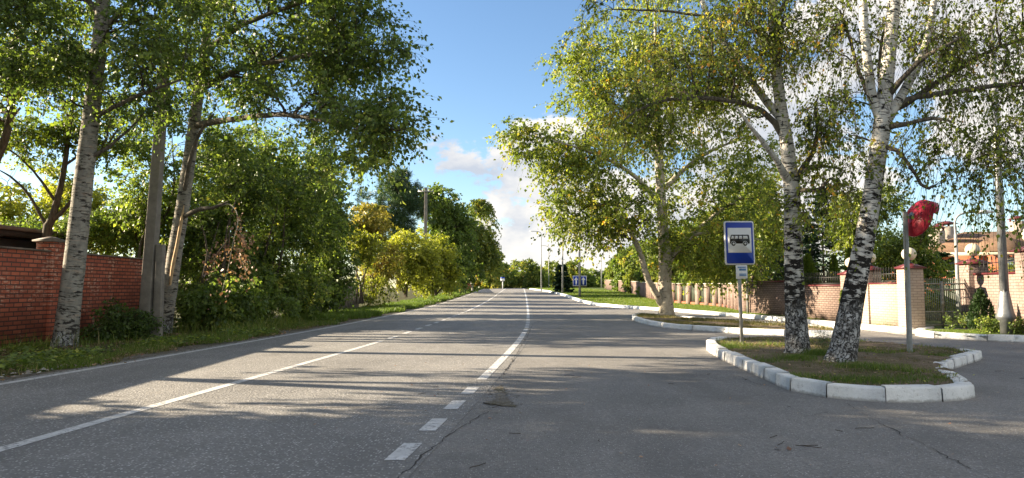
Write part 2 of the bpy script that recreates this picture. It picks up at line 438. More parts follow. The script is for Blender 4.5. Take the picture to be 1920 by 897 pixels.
M['house_wall'] = brick_mat('house_wall', (.42, .12, .055), (.36, .10, .05), (.20, .13, .10), .25, .085, .01, weath=.15)
M['trim'] = plain('cream_trim', (.66, .60, .50), .6, .12, 3)
M['glass'] = plain('window_glass', (.12, .18, .24), .08, .3, 2, spec=.8)
M['stone'] = plain('chimney_stone', (.33, .29, .25), .9, .45, 9, bump=.6)
M['rust'] = plain('rust_fence', (.30, .09, .05), .8, .35, 4)
M['dark_wood'] = plain('dark_wood', (.03, .024, .02), .8, .3, 5)
M['panel_green'] = plain('dark_panel', (.035, .045, .03), .6, .3, 4)
M['birch'] = birch_mat('birch_bark')
M['aspen'] = birch_mat('aspen_bark', white=(.285, .27, .235), dark=(.045, .04, .036), wash=.35, band=-.6, marks=.57, top=.585)
M['linden'] = birch_mat('pale_bark', white=(.44, .40, .32), dark=(.07, .06, .05), wash=-1, band=-3.5, marks=.60, top=.61)
M['bark'] = bark_mat('brown_bark', (.045, .036, .028), (.15, .125, .095))
M['limb'] = bark_mat('limb_bark', (.05, .042, .034), (.17, .15, .12))
M['twig'] = bark_mat('twig_bark', (.035, .028, .022), (.09, .07, .055))
M['pinebark'] = bark_mat('pine_bark', (.07, .04, .025), (.20, .12, .08))
M['l_aspen'] = leaf_mat('leaf_aspen', [(0, (0.055, 0.090, 0.023)), (.45, (0.122, 0.178, 0.042)), (.8, (0.235, 0.305, 0.062)), (1, (0.383, 0.383, 0.086))], .42)
M['l_shrub'] = leaf_mat('leaf_shrub', [(0, (0.055, 0.090, 0.023)), (.45, (0.131, 0.188, 0.042)), (.8, (0.252, 0.313, 0.062)), (1, (0.383, 0.365, 0.086))], .42)
M['l_birch'] = leaf_mat('leaf_birch', [(0, (0.065, 0.100, 0.017)), (.4, (0.165, 0.212, 0.033)), (.78, (0.295, 0.307, 0.050)), (.95, (0.448, 0.342, 0.047)), (1, (0.472, 0.236, 0.035))], .45)
M['l_yellow'] = leaf_mat('leaf_yellow', [(0, (0.090, 0.122, 0.017)), (.4, (0.224, 0.243, 0.033)), (.8, (0.370, 0.384, 0.055)), (1, (0.426, 0.397, 0.055))], .42)
M['l_amber'] = leaf_mat('leaf_amber', [(0, (0.112, 0.125, 0.024)), (.4, (0.258, 0.225, 0.044)), (.8, (0.381, 0.312, 0.066)), (1, (0.403, 0.237, 0.055))], .42)
M['l_far'] = leaf_mat('leaf_far', [(0, (0.063, 0.095, 0.023)), (.5, (0.152, 0.196, 0.041)), (.85, (0.292, 0.292, 0.057)), (1, (0.405, 0.278, 0.063))], .42)
M['l_dead'] = leaf_mat('leaf_dead', [(0, (.14, .07, .05)), (.6, (.30, .17, .12)), (1, (.38, .25, .17))], .25)
M['needle'] = leaf_mat('needle_spruce', [(0, (.010, .026, .014)), (.5, (.022, .050, .024)), (1, (.06, .095, .035))], .15)
M['needle_pine'] = leaf_mat('needle_pine', [(0, (0.022, 0.050, 0.025)), (.5, (0.048, 0.095, 0.042)), (1, (0.105, 0.154, 0.056))], .18)
M['thuja'] = leaf_mat('thuja_leaf', [(0, (.05, .085, .012)), (.5, (.11, .16, .02)), (1, (.19, .22, .03))], .25)
M['thuja_dark'] = leaf_mat('thuja_dark_leaf', [(0, (.014, .03, .010)), (.6, (.03, .06, .018)), (1, (.07, .09, .03))], .2)
M['grass'] = leaf_mat('grass_blade', [(0, (0.057, 0.098, 0.016)), (.5, (0.109, 0.172, 0.025)), (.8, (0.196, 0.218, 0.046)), (1, (0.391, 0.322, 0.149))], .35)
M['dry_grass'] = leaf_mat('dry_grass_blade', [(0, (.045, .06, .014)), (.45, (.10, .105, .03)), (.8, (.20, .165, .075)), (1, (.30, .23, .12))], .3)

# ------------------------------------------------------------------ the lie of the land
def prof(y):
    t = np.clip((np.asarray(y, float) - 36) / 108, 0, 1); return 1.30 * t * t * (3 - 2 * t)
def knots(kn, w=7.0):
    kn = np.array(kn, float); ys = np.arange(-60, 330, .5); v = np.interp(ys, kn[:, 0], kn[:, 1])
    k = int(w / .5) | 1; pad = k // 2; vp = np.concatenate([v[0] - (np.arange(pad, 0, -1)) * (v[1] - v[0]), v, v[-1] + np.arange(1, pad + 1) * (v[-1] - v[-2])])
    vs = np.convolve(vp, np.ones(k) / k, 'valid'); return lambda y: np.interp(y, ys, vs)
XL = knots([(-60, -13.4), (0, -8.35), (6, -7.78), (10, -7.44), (18.1, -6.79), (25.6, -6.38), (41.7, -6.0), (70.5, -5.5), (115, -4.94), (150, -4.7), (320, -6)])
XC = knots([(-60, -9.5), (0, -4.95), (5.9, -4.45), (10, -4.1), (17.9, -3.41), (30, -2.97), (42.5, -2.66), (70, -2.1), (115, -1.35), (150, -1.1), (320, -2)])
XR = knots([(-60, -6.0), (0, -1.55), (6.2, -.90), (10, -.5), (18.1, .2), (25.6, .6), (41.7, .98), (70.5, 1.49), (115, 2.07), (150, 2.3), (320, 1.5)])
KY = [20.9, 22, 26, 31.5, 36, 41.5, 46, 52, 61, 80, 100, 118, 124, 150, 320]
KX = [12.0, 11.9, 11.5, 10.95, 10.3, 9.3, 7.7, 6.25, 6.0, 6.1, 5.2, 3.3, 2.6, 2.6, 1.8]
XK = lambda y: np.interp(y, KY, KX)

def sheet(name, ys, x0, x1, nx, mat, dz, kind='structure', rough=0.0, drop=0.0):
    """a strip between x0(y) and x1(y), following the land"""
    ys = np.asarray(ys, float); a = np.array([x0(y) for y in ys]) if callable(x0) else np.full(len(ys), x0); b = np.array([x1(y) for y in ys]) if callable(x1) else np.full(len(ys), x1)
    t = np.linspace(0, 1, nx) if not drop else np.concatenate([np.linspace(0, .86, nx - 4), [.92, .96, .985, 1.0]]); X = a[:, None] * (1 - t) + b[:, None] * t; Y = np.repeat(ys[:, None], nx, 1)
    Z = prof(Y) + dz
    if rough: Z = Z + rough * (np.sin(X * 2.1 + Y * .7) * np.sin(Y * 1.3 - X) + .6 * np.sin(X * 5.3 + 1) * np.sin(Y * 4.1))
    Z[:, -1] -= drop; Z[:, -2] -= drop * .3
    V = np.stack([X, Y, Z], -1).reshape(-1, 3); n = len(ys)
    i, j = np.meshgrid(np.arange(n - 1), np.arange(nx - 1), indexing='ij'); q = i * nx + j
    mb = MB(); mb.add(V, np.stack([q, q + 1, q + nx + 1, q + nx], -1).reshape(-1, 4))
    return tag(mb.build(name, mat, smooth=True), kind=kind)
YS = np.concatenate([np.arange(-40, 36, 2.0), np.arange(36, 150, 3.0), np.arange(150, 321, 10)])
sheet('ground', np.concatenate([[-800, -300], np.arange(-100, 36, 8.0), np.arange(36, 150, 4.0), [150, 250, 500, 900, 1600]]), -900, 900, 60, M['ground'], -.07)
sheet('road', YS, lambda y: XL(y) - .28, lambda y: XR(y) + .24, 8, M['asphalt'], 0.0)
ysA = np.concatenate([np.arange(-40, 20.8, 2.0), [20.88]])
sheet('side_road', ysA, lambda y: XR(y) + .10, 60.0, 10, M['asphalt_side'], -.004)
ysB = np.concatenate([[20.88, 22, 24, 26, 28, 30], np.arange(32, 150, 3.0), np.arange(150, 321, 10)])
side2 = sheet('side_road', ysB, lambda y: XR(y) + .10, lambda y: XK(y) + .1, 6, M['asphalt_side'], -.004)

def stripe(mb, line, y0, y1, w=.15, dz=.004, off=0.0, ragged=0.0):
    n = max(2, int((y1 - y0) / 1.5) + 1); ys = np.linspace(y0, y1, n)
    xc = line(ys) + off; z = prof(ys) + dz
    V = np.concatenate([np.stack([xc - w / 2, ys, z], -1), np.stack([xc + w / 2, ys, z], -1)])
    mb.add(V, np.array([[i, n + i, n + i + 1, i + 1] for i in range(n - 1)]))
mb = MB(); stripe(mb, XL, -30, 200, .15); tag(mb.build('edge_line', M['paint']), kind='structure')
mb = MB(); stripe(mb, XC, -30, 18.2, .15)
y = 18.9
while y < 41: stripe(mb, XC, y, y + 1.05, .15); y += 2.1
stripe(mb, XC, 41.4, 200, .15); tag(mb.build('centre_line', M['paint']), kind='structure')
mb = MB()
for k in range(-12, 4): y0 = 5.66 + 1.17 * k - (0.02 if k % 2 else 0); stripe(mb, XR, y0, y0 + .62, .17)
stripe(mb, XR, 10.55, 21.8, .15)
y = 22.5
while y < 31: stripe(mb, XR, y, y + .9, .14); y += 1.5
stripe(mb, XR, 31.4, 200, .14); tag(mb.build('lane_dashes', M['paint']), kind='structure')

# verges
sheet('road_shoulder', np.arange(-40, 200, 1.0), lambda y: XL(y) - 1.0 - .25 * math.sin(y * .9) - .15 * math.sin(y * 2.3 + 1), lambda y: XL(y) - .10 - .06 * math.sin(y * 3.1), 8, M['shoulder'], -.012, rough=.008)
sheet('left_verge', np.arange(-40, 200, 1.0), -30, lambda y: XL(y) - .65 - .2 * math.sin(y * .9), 20, M['verge'], .02, rough=.025, drop=.05)
sheet('right_verge', np.concatenate([np.arange(20.95, 36, 1.0), np.arange(36, 150, 3.0), np.arange(150, 321, 10)]), lambda y: XK(y) + .12, 90, 16, M['lawn'], .10, rough=.03)

def patch(name, poly, z0, mat, res=.12, rough=.02, dome=0.0, seed=1):
    """a filled polygon of small cells"""
    poly = np.asarray(poly, float)[:, :2]; lo = poly.min(0); hi = poly.max(0)
    xs = np.arange(lo[0], hi[0] + res, res); ys = np.arange(lo[1], hi[1] + res, res)
    X, Y = np.meshgrid(xs, ys); P = np.stack([X.ravel() , Y.ravel()], -1)
    r = np.random.default_rng(seed)
    Z = z0 + prof(P[:, 1]) + rough * (np.sin(P[:, 0] * 2.3 + P[:, 1]) * np.sin(P[:, 1] * 1.9) + .5 * np.sin(P[:, 0] * 6 + 2) * np.sin(P[:, 1] * 7)) + rough * .35 * r.standard_normal(len(P))
    if dome: c = poly.mean(0); Z = Z + dome * np.exp(-((P - c) ** 2).sum(1) / 4)
    nx = len(xs); i, j = np.meshgrid(np.arange(len(ys) - 1), np.arange(nx - 1), indexing='ij'); q = (i * nx + j).ravel()
    ok = inside(poly, P[q] + res / 2); q = q[ok]
    Fq = np.stack([q, q + 1, q + nx + 1, q + nx], -1)
    u, inv = np.unique(Fq, return_inverse=True)
    mb = MB(); mb.add(np.column_stack([P, Z])[u], inv.reshape(-1, 4))
    return tag(mb.build(name, mat, smooth=True), kind='structure')

def kerb(name, pts, length=1.15, w=.20, h=.16, seed=0, gap=.012, rot=1.0):
    """white painted kerb stones along pts, the outer face on the left hand of the path"""
    r = np.random.default_rng(seed); p = np.array(pts, float)[:, :2]
    seg = np.linalg.norm(np.diff(p, axis=0), axis=1); s = np.concatenate([[0], np.cumsum(seg)])
    cuts = [0.0]
    while cuts[-1] < s[-1] - .25: cuts.append(min(s[-1], cuts[-1] + length * r.uniform(.85, 1.12)))
    cuts[-1] = s[-1]
    f = lambda t: np.stack([np.interp(t, s, p[:, 0]), np.interp(t, s, p[:, 1])], -1)
    mb = MB()
    prof2 = np.array([(-.04, -.08), (0, .86), (.05, .96), (.13, 1.0), (.92, 1.0), (1.0, .95), (1.0, -.08)])  # section: outer face -> top -> inner face
    for a, b in zip(cuts[:-1], cuts[1:]):
        g = gap * r.uniform(.5, 1.8); n = max(2, int((b - a) / .22)); t = np.linspace(a + g / 2, b - g / 2, n)
        c = f(t); tg = unit(f(np.minimum(t + .02, s[-1])) - f(np.maximum(t - .02, 0))); nr = np.stack([-tg[:, 1], tg[:, 0]], -1)
        hh = h * (1 + .03 * r.standard_normal()); tilt = .008 * r.standard_normal(); push = .006 * r.standard_normal()
        V = []
        for k in range(n):
            ch = .004 if k in (0, n - 1) else 0
            for (u, v) in prof2:
                off = (u - .0) * w + push + (ch if u < .5 else -ch) + (.0025 * r.standard_normal() if v > .5 else 0)
                q = c[k] - nr[k] * off
                V.append((q[0], q[1], prof(q[1]) + v * hh + tilt * (u - .5) - (ch if v > .5 else 0) + .002 * r.standard_normal()))
        m = len(prof2); Fc = [(k * m + j, k * m + j + 1, (k + 1) * m + j + 1, (k + 1) * m + j) for k in range(n - 1) for j in range(m - 1)]
        Fc += [tuple(range(m)), tuple((n - 1) * m + j for j in range(m - 1, -1, -1))]
        mb.add(V, [tuple(x) for x in Fc])
    return tag(mb.build(name, M['kerb']), kind='structure')

g2 = lambda *a: gnd(*a)[:2]
# near island: path runs with the road surface on its left hand
isl = [g2(1812, 668), g2(1842, 672), g2(1812, 684), g2(1776, 697), g2(1786, 712), g2(1815, 730), g2(1828, 745)]
isl_front = [g2(1800, 751), g2(1750, 754), g2(1692, 755), g2(1623, 752), g2(1541, 744), g2(1477, 731), g2(1439, 713), g2(1387, 690), g2(1345, 670), g2(1325, 657), g2(1328, 648), g2(1350, 643)]
path_isl = smooth_path([np.append(q, 0) for q in isl], .1); path_front = smooth_path([np.append(q, 0) for q in [isl[-1]] + isl_front], .1)
kerb('kerb', path_isl[::-1][:, :2][::-1], .5, .21, .16, 3)
kerb('kerb', path_front[:, :2], .68, .21, .175, 5, gap=.016)
back = [g2(1420, 641), g2(1500, 643), g2(1580, 646), g2(1650, 652), g2(1740, 660), g2(1800, 664)]
ctr = np.array([6.6, 13.0])
def shrink(pts, d):
    pts = np.array(pts)[:, :2]; v = pts - ctr; return pts - unit(v) * d
isl_poly = np.vstack([np.array(path_isl)[:, :2], np.array(path_front)[1:, :2], np.array(back)])
patch('island_soil', shrink(isl_poly, .10), .125, M['soil'], .10, .018, .05, 2)

# middle island under the pale tree
med_front = [g2(1575, 633), g2(1530, 632), g2(1480, 630), g2(1400, 627), g2(1330, 622), g2(1262, 617), g2(1225, 612), g2(1200, 606), g2(1186, 600), g2(1186, 596), g2(1200, 593)]
med_back = [g2(1250, 596), g2(1330, 603), g2(1420, 610), g2(1480, 614), g2(1560, 621), g2(1590, 629)]
path_med = smooth_path([np.append(q, 0) for q in med_front], .2)
kerb('kerb', path_med[:, :2], 1.6, .22, .17, 8)
kerb('kerb', smooth_path([np.append(q, 0) for q in [med_front[-1]] + med_back + [med_front[0]]], .3)[:, :2], 1.6, .22, .15, 9)
med_poly = np.vstack([path_med[:, :2], np.array(med_back)])
ctr = med_poly.mean(0)
patch('median_soil', shrink(med_poly, .10), .115, M['soil'], .16, .02, 0, 4)
# long kerb of the far side, from the gate to the crest
ysK = np.concatenate([np.arange(20.95, 60, .8), np.arange(60, 122, 2.0)])
kerb('kerb', np.stack([XK(ysK), ysK], -1)[::-1][::-1], 2.0, .34, .17, 11)
# kerb and lawn in front of the right hand wall
k2 = [g2(1735, 622), g2(1720, 625), g2(1718, 629), g2(1740, 633), g2(1785, 636), g2(1830, 639), g2(1880, 641), g2(1925, 643), g2(2050, 650), g2(2300, 661)]
path_k2 = smooth_path([np.append(q, 0) for q in k2], .2)
kerb('kerb', path_k2[::-1][:, :2], 1.5, .26, .17, 12)
k2p = np.vstack([path_k2[:, :2], [(30, 14.5), (60, 14.5), (60, 20.93), (14, 20.93)]])
patch('lawn', k2p, .125, M['lawn'], .2, .012, 0, 5)
mb = MB(); box(mb, 11.75, 14.3, 20.55, 21.5, -.05, .135); tag(mb.build('gate_slab', M['slab']), kind='structure')

# broken spot by the dashed line
pp = [g2(892, 760), g2(925, 748), g2(928, 722), g2(945, 712), g2(948, 735), g2(962, 752), g2(985, 772), g2(955, 770), g2(925, 768)]
pr = np.random.default_rng(5)
pc_ = np.mean(pp, 0); pp = [pc_ + (q - pc_) * .68 for q in pp]
bp = smooth_path([np.append(q, 0) for q in pp + [pp[0]]], .08)[:, :2]; bp = bp + pr.normal(0, .025, bp.shape)
mb = MB(); mb.add(np.column_stack([bp, np.full(len(bp), .0035)]), [tuple(range(len(bp)))])
tag(mb.build('broken_asphalt', M['shoulder']), kind='structure')

def crack(pts, w, seed):
    r = np.random.default_rng(seed); p = smooth_path([np.append(gnd(a, b)[:2], 0) for a, b in pts], .07)[:, :2]
    j = r.normal(0, 1, len(p)); p = p + np.convolve(j, [.3, .4, .3], 'same')[:, None] * .022 + r.normal(0, .008, p.shape)
    t = unit(np.gradient(p, axis=0)); n = np.stack([-t[:, 1], t[:, 0]], -1); ww = w * np.clip(.55 + np.convolve(r.normal(0, .9, len(p)), np.ones(5) / 5, 'same'), .08, 1.5); ww[0] = ww[-1] = .001
    z = prof(p[:, 1]) + .0022; m = len(p)
    mb = MB(); mb.add(np.concatenate([np.column_stack([p + n * ww[:, None], z]), np.column_stack([p - n * ww[:, None], z])]), np.array([[i + 1, i, m + i, m + i + 1] for i in range(m - 1)]))
    return tag(mb.build('asphalt_crack', M['crack']), kind='structure')
crack([(1585, 756), (1640, 788), (1700, 818), (1755, 846), (1810, 872), (1870, 905)], .006, 1)
crack([(-30, 745), (90, 741), (230, 744), (330, 752), (470, 760), (620, 764), (740, 766)], .008, 2)
crack([(1000, 606), (990, 628), (975, 652), (958, 680), (944, 705)], .014, 3)
crack([(920, 770), (880, 792), (838, 820), (800, 850), (740, 900), (690, 940)], .008, 4)
crack([(1560, 772), (1480, 785), (1400, 786), (1340, 782)], .006, 5)
crack([(1320, 690), (1390, 708), (1430, 724)], .006, 6)

def pebbles(name, P, s0, s1, mat, z=0.0, seed=1, flat=.6):
    r = np.random.default_rng(seed); n = len(P)
    base = np.array([(1, 0, 0), (-.5, .87, 0), (-.5, -.87, 0), (.2, .1, .9), (-.9, -.1, .25), (.5, .6, .3)])
    s = r.uniform(s0, s1, (n, 1, 1)) * r.uniform(.6, 1.3, (n, 6, 3)); a = r.uniform(0, 6.28, n); c, sn = np.cos(a)[:, None], np.sin(a)[:, None]
    B = base[None] * s; X = B[..., 0] * c - B[..., 1] * sn; Y = B[..., 0] * sn + B[..., 1] * c
    V = np.stack([X + P[:, 0, None], Y + P[:, 1, None], B[..., 2] * flat + P[:, 2, None] + z], -1).reshape(-1, 3)
    fc = np.array([(0, 5, 3), (5, 1, 3), (1, 4, 3), (4, 2, 3), (2, 0, 3), (0, 1, 5)])
    mb = MB(); mb.add(V, (fc[None] + (np.arange(n) * 6)[:, None, None]).reshape(-1, 3))
    return tag(mb.build(name, mat), kind='stuff')
c0 = gnd(935, 742)
P = np.column_stack([c0[0] + pr.normal(0, .13, 220), c0[1] + pr.normal(0, .42, 220), np.zeros(220)]); pebbles('loose_gravel', P, .006, .022, M['asphalt_side'], seed=3)
yy = pr.uniform(7, 60, 1500); P = np.column_stack([XL(yy) - .12 - np.abs(pr.normal(0, .42, 1500)), yy, prof(yy)]); pebbles('shoulder_gravel', P, .008, .035, M['shoulder'], seed=4)
n_ = 900; P = np.column_stack([pr.uniform(-3, 9, n_), pr.uniform(4.5, 14, n_), np.zeros(n_)]); k_ = ~inside(isl_poly, P); pebbles('road_grit', P[k_], .003, .010, M['shoulder'], seed=6)
# grey-white rubble at the verge
yy = pr.uniform(10.4, 12.5, 26); P = np.column_stack([XL(yy) - pr.uniform(.35, .8, 26), yy, np.full(26, .02)]); pebbles('rubble', P, .02, .07, M['slab'], seed=8)

# ------------------------------------------------------------------ grass
def blades(name, P, h, mat, w=.006, lean=.35, seed=1, tint=(.4, .2), parent=None):
    r = np.random.default_rng(seed); n = len(P); hh = (r.uniform(.55, 1.25, n) * h)[:, None]
    a = r.uniform(0, 6.28, n); u = np.stack([np.cos(a), np.sin(a), 0 * a], -1)
    b = r.uniform(0, 6.28, n); l = np.stack([np.cos(b), np.sin(b), 0 * b], -1) * (np.abs(r.normal(0, lean, n)))[:, None] * hh
    ww = (w * r.uniform(.6, 1.4, n))[:, None] if np.ndim(w) == 0 else (w * r.uniform(.6, 1.4, n))[:, None]
    z = np.array([0, 0, 1.0])
    V = np.stack([P - u * ww, P + u * ww, P + u * ww * .7 + l * .35 + z * hh * .6, P + l + z * hh * np.array([1.0]), P - u * ww * .7 + l * .35 + z * hh * .6], 1).reshape(-1, 3)
    q = np.arange(n)[:, None] * 5
    mb = MB(); mb.add(V, np.concatenate([q + np.array([[0, 1, 2, 4]])]), tint=np.clip(r.normal(tint[0], tint[1], n), 0, 1)); 
    t = np.clip(r.normal(tint[0], tint[1], n), 0, 1)
    mb.F.append(q + np.array([[4, 2, 3]])); mb.MI.append(np.zeros(n, np.int32)); mb.T.append(mb.T[0].copy())
    o = mb.build(name, mat, parent)
    return tag(o, kind='stuff')
def clump(P, seed, sc=1.0, thr=0.0):
    r = np.random.default_rng(seed); s = np.zeros(len(P))
    for _ in range(6):
        k = r.normal(0, 1.6 * sc, 2); s += np.sin(P[:, 0] * k[0] + P[:, 1] * k[1] + r.uniform(0, 6.28))
    return s / 2.4 > thr + r.normal(0, .25, len(P))
g = np.random.default_rng(21)
def strip_pts(n, y0, y1, xa, xb, z, dens=1.0):
    u = g.uniform(0, 1, n); y = y0 * (y1 / y0) ** u; t = g.uniform(0, 1, n); return np.column_stack([xa(y) * (1 - t) + xb(y) * t, y, prof(y) + z])
edge = lambda y: XL(y) - .62 - .25 * np.sin(y * .9) - .18 * np.sin(y * 2.3 + 1)
P = strip_pts(70000, 8, 30, lambda y: edge(y) - 4.2, edge, .0); P = P[clump(P, 1, 1.2, -.3)]
blades('grass', P, .13, M['grass'], .005, .6, 2, (.45, .26))
P = strip_pts(50000, 8, 30, lambda y: edge(y) - 4.2, lambda y: edge(y) + .15, .0); P = P[clump(P, 31, 1.6, .0)]
blades('grass', P, .09, M['dry_grass'], .005, .8, 12, (.62, .25))
P = strip_pts(9000, 8, 30, lambda y: edge(y) - 3.2, lambda y: edge(y) - .4, .0); P = P[clump(P, 4, 1.0, .25)]
blades('grass', P, .40, M['grass'], .006, .5, 3, (.55, .25))
P = strip_pts(70000, 28, 125, lambda y: edge(y) - 2.6, edge, .0); blades('grass', P, .26, M['grass'], .004 + .00022 * P[:, 1], .4, 4, (.38, .16))
# right lawn along the pillared fence
def rp(n, y0, y1, w):
    u = g.uniform(0, 1, n); y = y0 * (y1 / y0) ** u; t = g.uniform(0, 1, n) ** 1.2; x = XK(y) + .32 + t * w(y); return np.column_stack([x, y, prof(y) + .09])
P = rp(90000, 31, 128, lambda y: np.clip((y - 29) * .35, .5, 9)); blades('grass', P, .13, M['grass'], .004 + .0002 * P[:, 1], .5, 5, (.50, .18))
P = rp(5000, 21.3, 34, lambda y: .5 + 0 * y); P = P[clump(P, 9, 2.0, .1)]; blades('grass', P, .14, M['grass'], .006, .5, 6, (.6, .2))
def in_poly(n, poly, z, seed):
    r = np.random.default_rng(seed); lo = poly.min(0); hi = poly.max(0); Q = r.uniform(lo, hi, (n, 2)); Q = Q[inside(poly, Q)]; return np.column_stack([Q, np.full(len(Q), z) + prof(Q[:, 1])])
ctr = np.array([6.6, 13.0]); P = in_poly(42000, shrink(isl_poly, .24), .115, 3); P2 = P[clump(P, 12, 1.1, .05)]
blades('grass', P2, .055, M['dry_grass'], .0045, .8, 7, (.40, .25))
P2 = P[clump(P, 13, 2.2, .95)]; blades('grass', P2, .10, M['grass'], .004, .7, 8, (.45, .25))
ctr = np.array([6.6, 13.0])
for (px, py, rr, n, h) in ((1500, 678, .35, 1500, .16), (1538, 670, .30, 1400, .20), (1620, 690, .45, 900, .13), (1440, 680, .4, 700, .1), (1360, 652, .35, 800, .12), (1400, 655, .4, 600, .10), (1480, 706, .4, 700, .08), (1560, 712, .45, 800, .08), (1640, 714, .45, 800, .08), (1720, 712, .4, 700, .08), (1440, 694, .35, 600, .08), (1760, 668, .35, 500, .08)):
    q = gnd(px, py, .13); Q = np.column_stack([q[0] + g.normal(0, rr * .5, n), q[1] + g.normal(0, rr * .5, n), np.full(n, .12)]); Q = Q[inside(shrink(isl_poly, .26), Q)]
    blades('grass', Q, h * .8, M['grass'], .003, .7, int(px), (.28, .25))
ctr = med_poly.mean(0); P = in_poly(40000, shrink(med_poly, .24), .11, 5); P = P[clump(P, 15, .8, -.3)]
blades('grass', P, .085, M['dry_grass'], .007, .6, 9, (.55, .25))
P = in_poly(26000, np.array(k2p)[(np.array(k2p)[:, 0] < 20)][:, :2] if False else np.array([g2(1722, 629), g2(1900, 641), g2(2000, 647), (16, 18.6), (14.2, 20.4), (12.4, 20.6)]), .12, 6)
blades('grass', P, .06, M['grass'], .006, .5, 10, (.5, .15))

# fallen leaves and twigs on the side road
def litter():
    r = np.random.default_rng(9); n = 150
    P = np.column_stack([r.uniform(-2.5, 9.5, n), r.uniform(4.6, 15, n), np.full(n, .004)]); P = P[~inside(isl_poly, P)]
    P = np.vstack([P, gnd(1455, 841)[None], gnd(1482, 846)[None], gnd(1036, 695)[None], gnd(920, 786)[None]])
    n = len(P); a = r.uniform(0, 6.28, n); ax = np.stack([np.cos(a), np.sin(a), r.uniform(0, .5, n)], -1); u = np.stack([-np.sin(a), np.cos(a), r.normal(0, .3, n)], -1)
    s = r.uniform(.02, .05, n)[:, None]; s[-4:] = .07
    V = np.stack([P, P + ax * s * .5 + u * s * .35, P + ax * s, P + ax * s * .5 - u * s * .35], 1); V[..., 2] = np.maximum(V[..., 2], .004)
    mb = MB(); mb.add(V.reshape(-1, 3), np.arange(n * 4).reshape(-1, 4), tint=r.uniform(0, 1, n)); tag(mb.build('fallen_leaves', M['l_dead']), kind='stuff')
    m = 46; P = np.column_stack([r.uniform(-1.5, 9, m), r.uniform(4.7, 12, m), np.full(m, .008)]); P = P[~inside(isl_poly, P)]; m = len(P)
    a = r.uniform(0, 6.28, m); L = r.uniform(.05, .22, m); t = np.linspace(-.5, .5, 5)
    pts = P[:, None, :] + (t[None, :, None] * L[:, None, None]) * np.stack([np.cos(a), np.sin(a), 0 * a], -1)[:, None, :]
    pts[:, 1:4, :2] += r.normal(0, .006, (m, 3, 2))
    mb = MB(); tubes(mb, pts, np.full((m, 5), .003), 4); tag(mb.build('fallen_twigs', M['twig']), kind='stuff')
litter()
def ground_leaves(name, P, s0, s1, mat, seed, tint=(.5, .3)):
    r = np.random.default_rng(seed); n = len(P); a = r.uniform(0, 6.28, n); ax = np.stack([np.cos(a), np.sin(a), r.normal(.1, .25, n)], -1); u = np.stack([-np.sin(a), np.cos(a), r.normal(0, .3, n)], -1)
    s = r.uniform(s0, s1, n)[:, None]; V = np.stack([P, P + ax * s * .45 + u * s * .36, P + ax * s, P + ax * s * .45 - u * s * .36], 1)
    mb = MB(); mb.add(V.reshape(-1, 3), np.arange(n * 4).reshape(-1, 4), tint=np.clip(r.normal(tint[0], tint[1], n), 0, 1)); return tag(mb.build(name, mat), kind='stuff')
ctr = np.array([6.6, 13.0]); P = in_poly(900, shrink(isl_poly, .24), .155, 41); ground_leaves('fallen_leaves', P, .03, .06, M['l_dead'], 42); ground_leaves('fallen_leaves', P[:220] + [.3, .1, .01], .03, .055, M['l_yellow'], 43, (.7, .2))
P = strip_pts(2600, 8, 32, lambda y: edge(y) - 4.0, lambda y: edge(y) + .5, .06); ground_leaves('fallen_leaves', P, .04, .09, M['l_dead'], 44)
P = strip_pts(26000, 9, 34, lambda y: edge(y) - 4.0, edge, .05); P = P[clump(P, 45, 1.5, .55)]; P[:, 2] += g.uniform(0, .12, len(P)); ground_leaves('weeds', P, .05, .12, M['l_shrub'], 46, (.5, .25))

# ------------------------------------------------------------------ trees and shrubs
def leaf_quads(mb, r, pos, axis, size, w=.72, flop=.55, up=.5, tint=.5, mi=0):
    n = len(pos); a = unit(axis + flop * r.standard_normal((n, 3)))
    nm = r.standard_normal((n, 3)) + np.array([0, 0, up]); u = unit(np.cross(a, nm)); nn = np.cross(u, a)
    s = (size * np.clip(r.lognormal(-.06, .32, n), .4, 1.7))[:, None]
    V = np.stack([pos, pos + a * s * .42 + u * s * w * .5 + nn * s * .09, pos + a * s, pos + a * s * .42 - u * s * w * .5 + nn * s * .09], 1).reshape(-1, 3)
    mb.add(V, np.arange(n * 4).reshape(-1, 4), mi, tint=tint)

def gate(r, P, sc, thr):
    s = np.zeros(len(P))
    for _ in range(7):
        k = unit(r.normal(0, 1, 3)) * sc * r.uniform(.5, 1.7); s += np.sin(P @ k + r.uniform(0, 6.28))
    return s / 2.6 > thr

def pblob(px, py, d, rx, ry, rd, w=1.0):
    """a crown lobe: centre at that picture place and distance, radii in real metres from its picture size"""
    return (at(px, py, d), np.array([rx * d / F, rd, ry * d / F]), w)

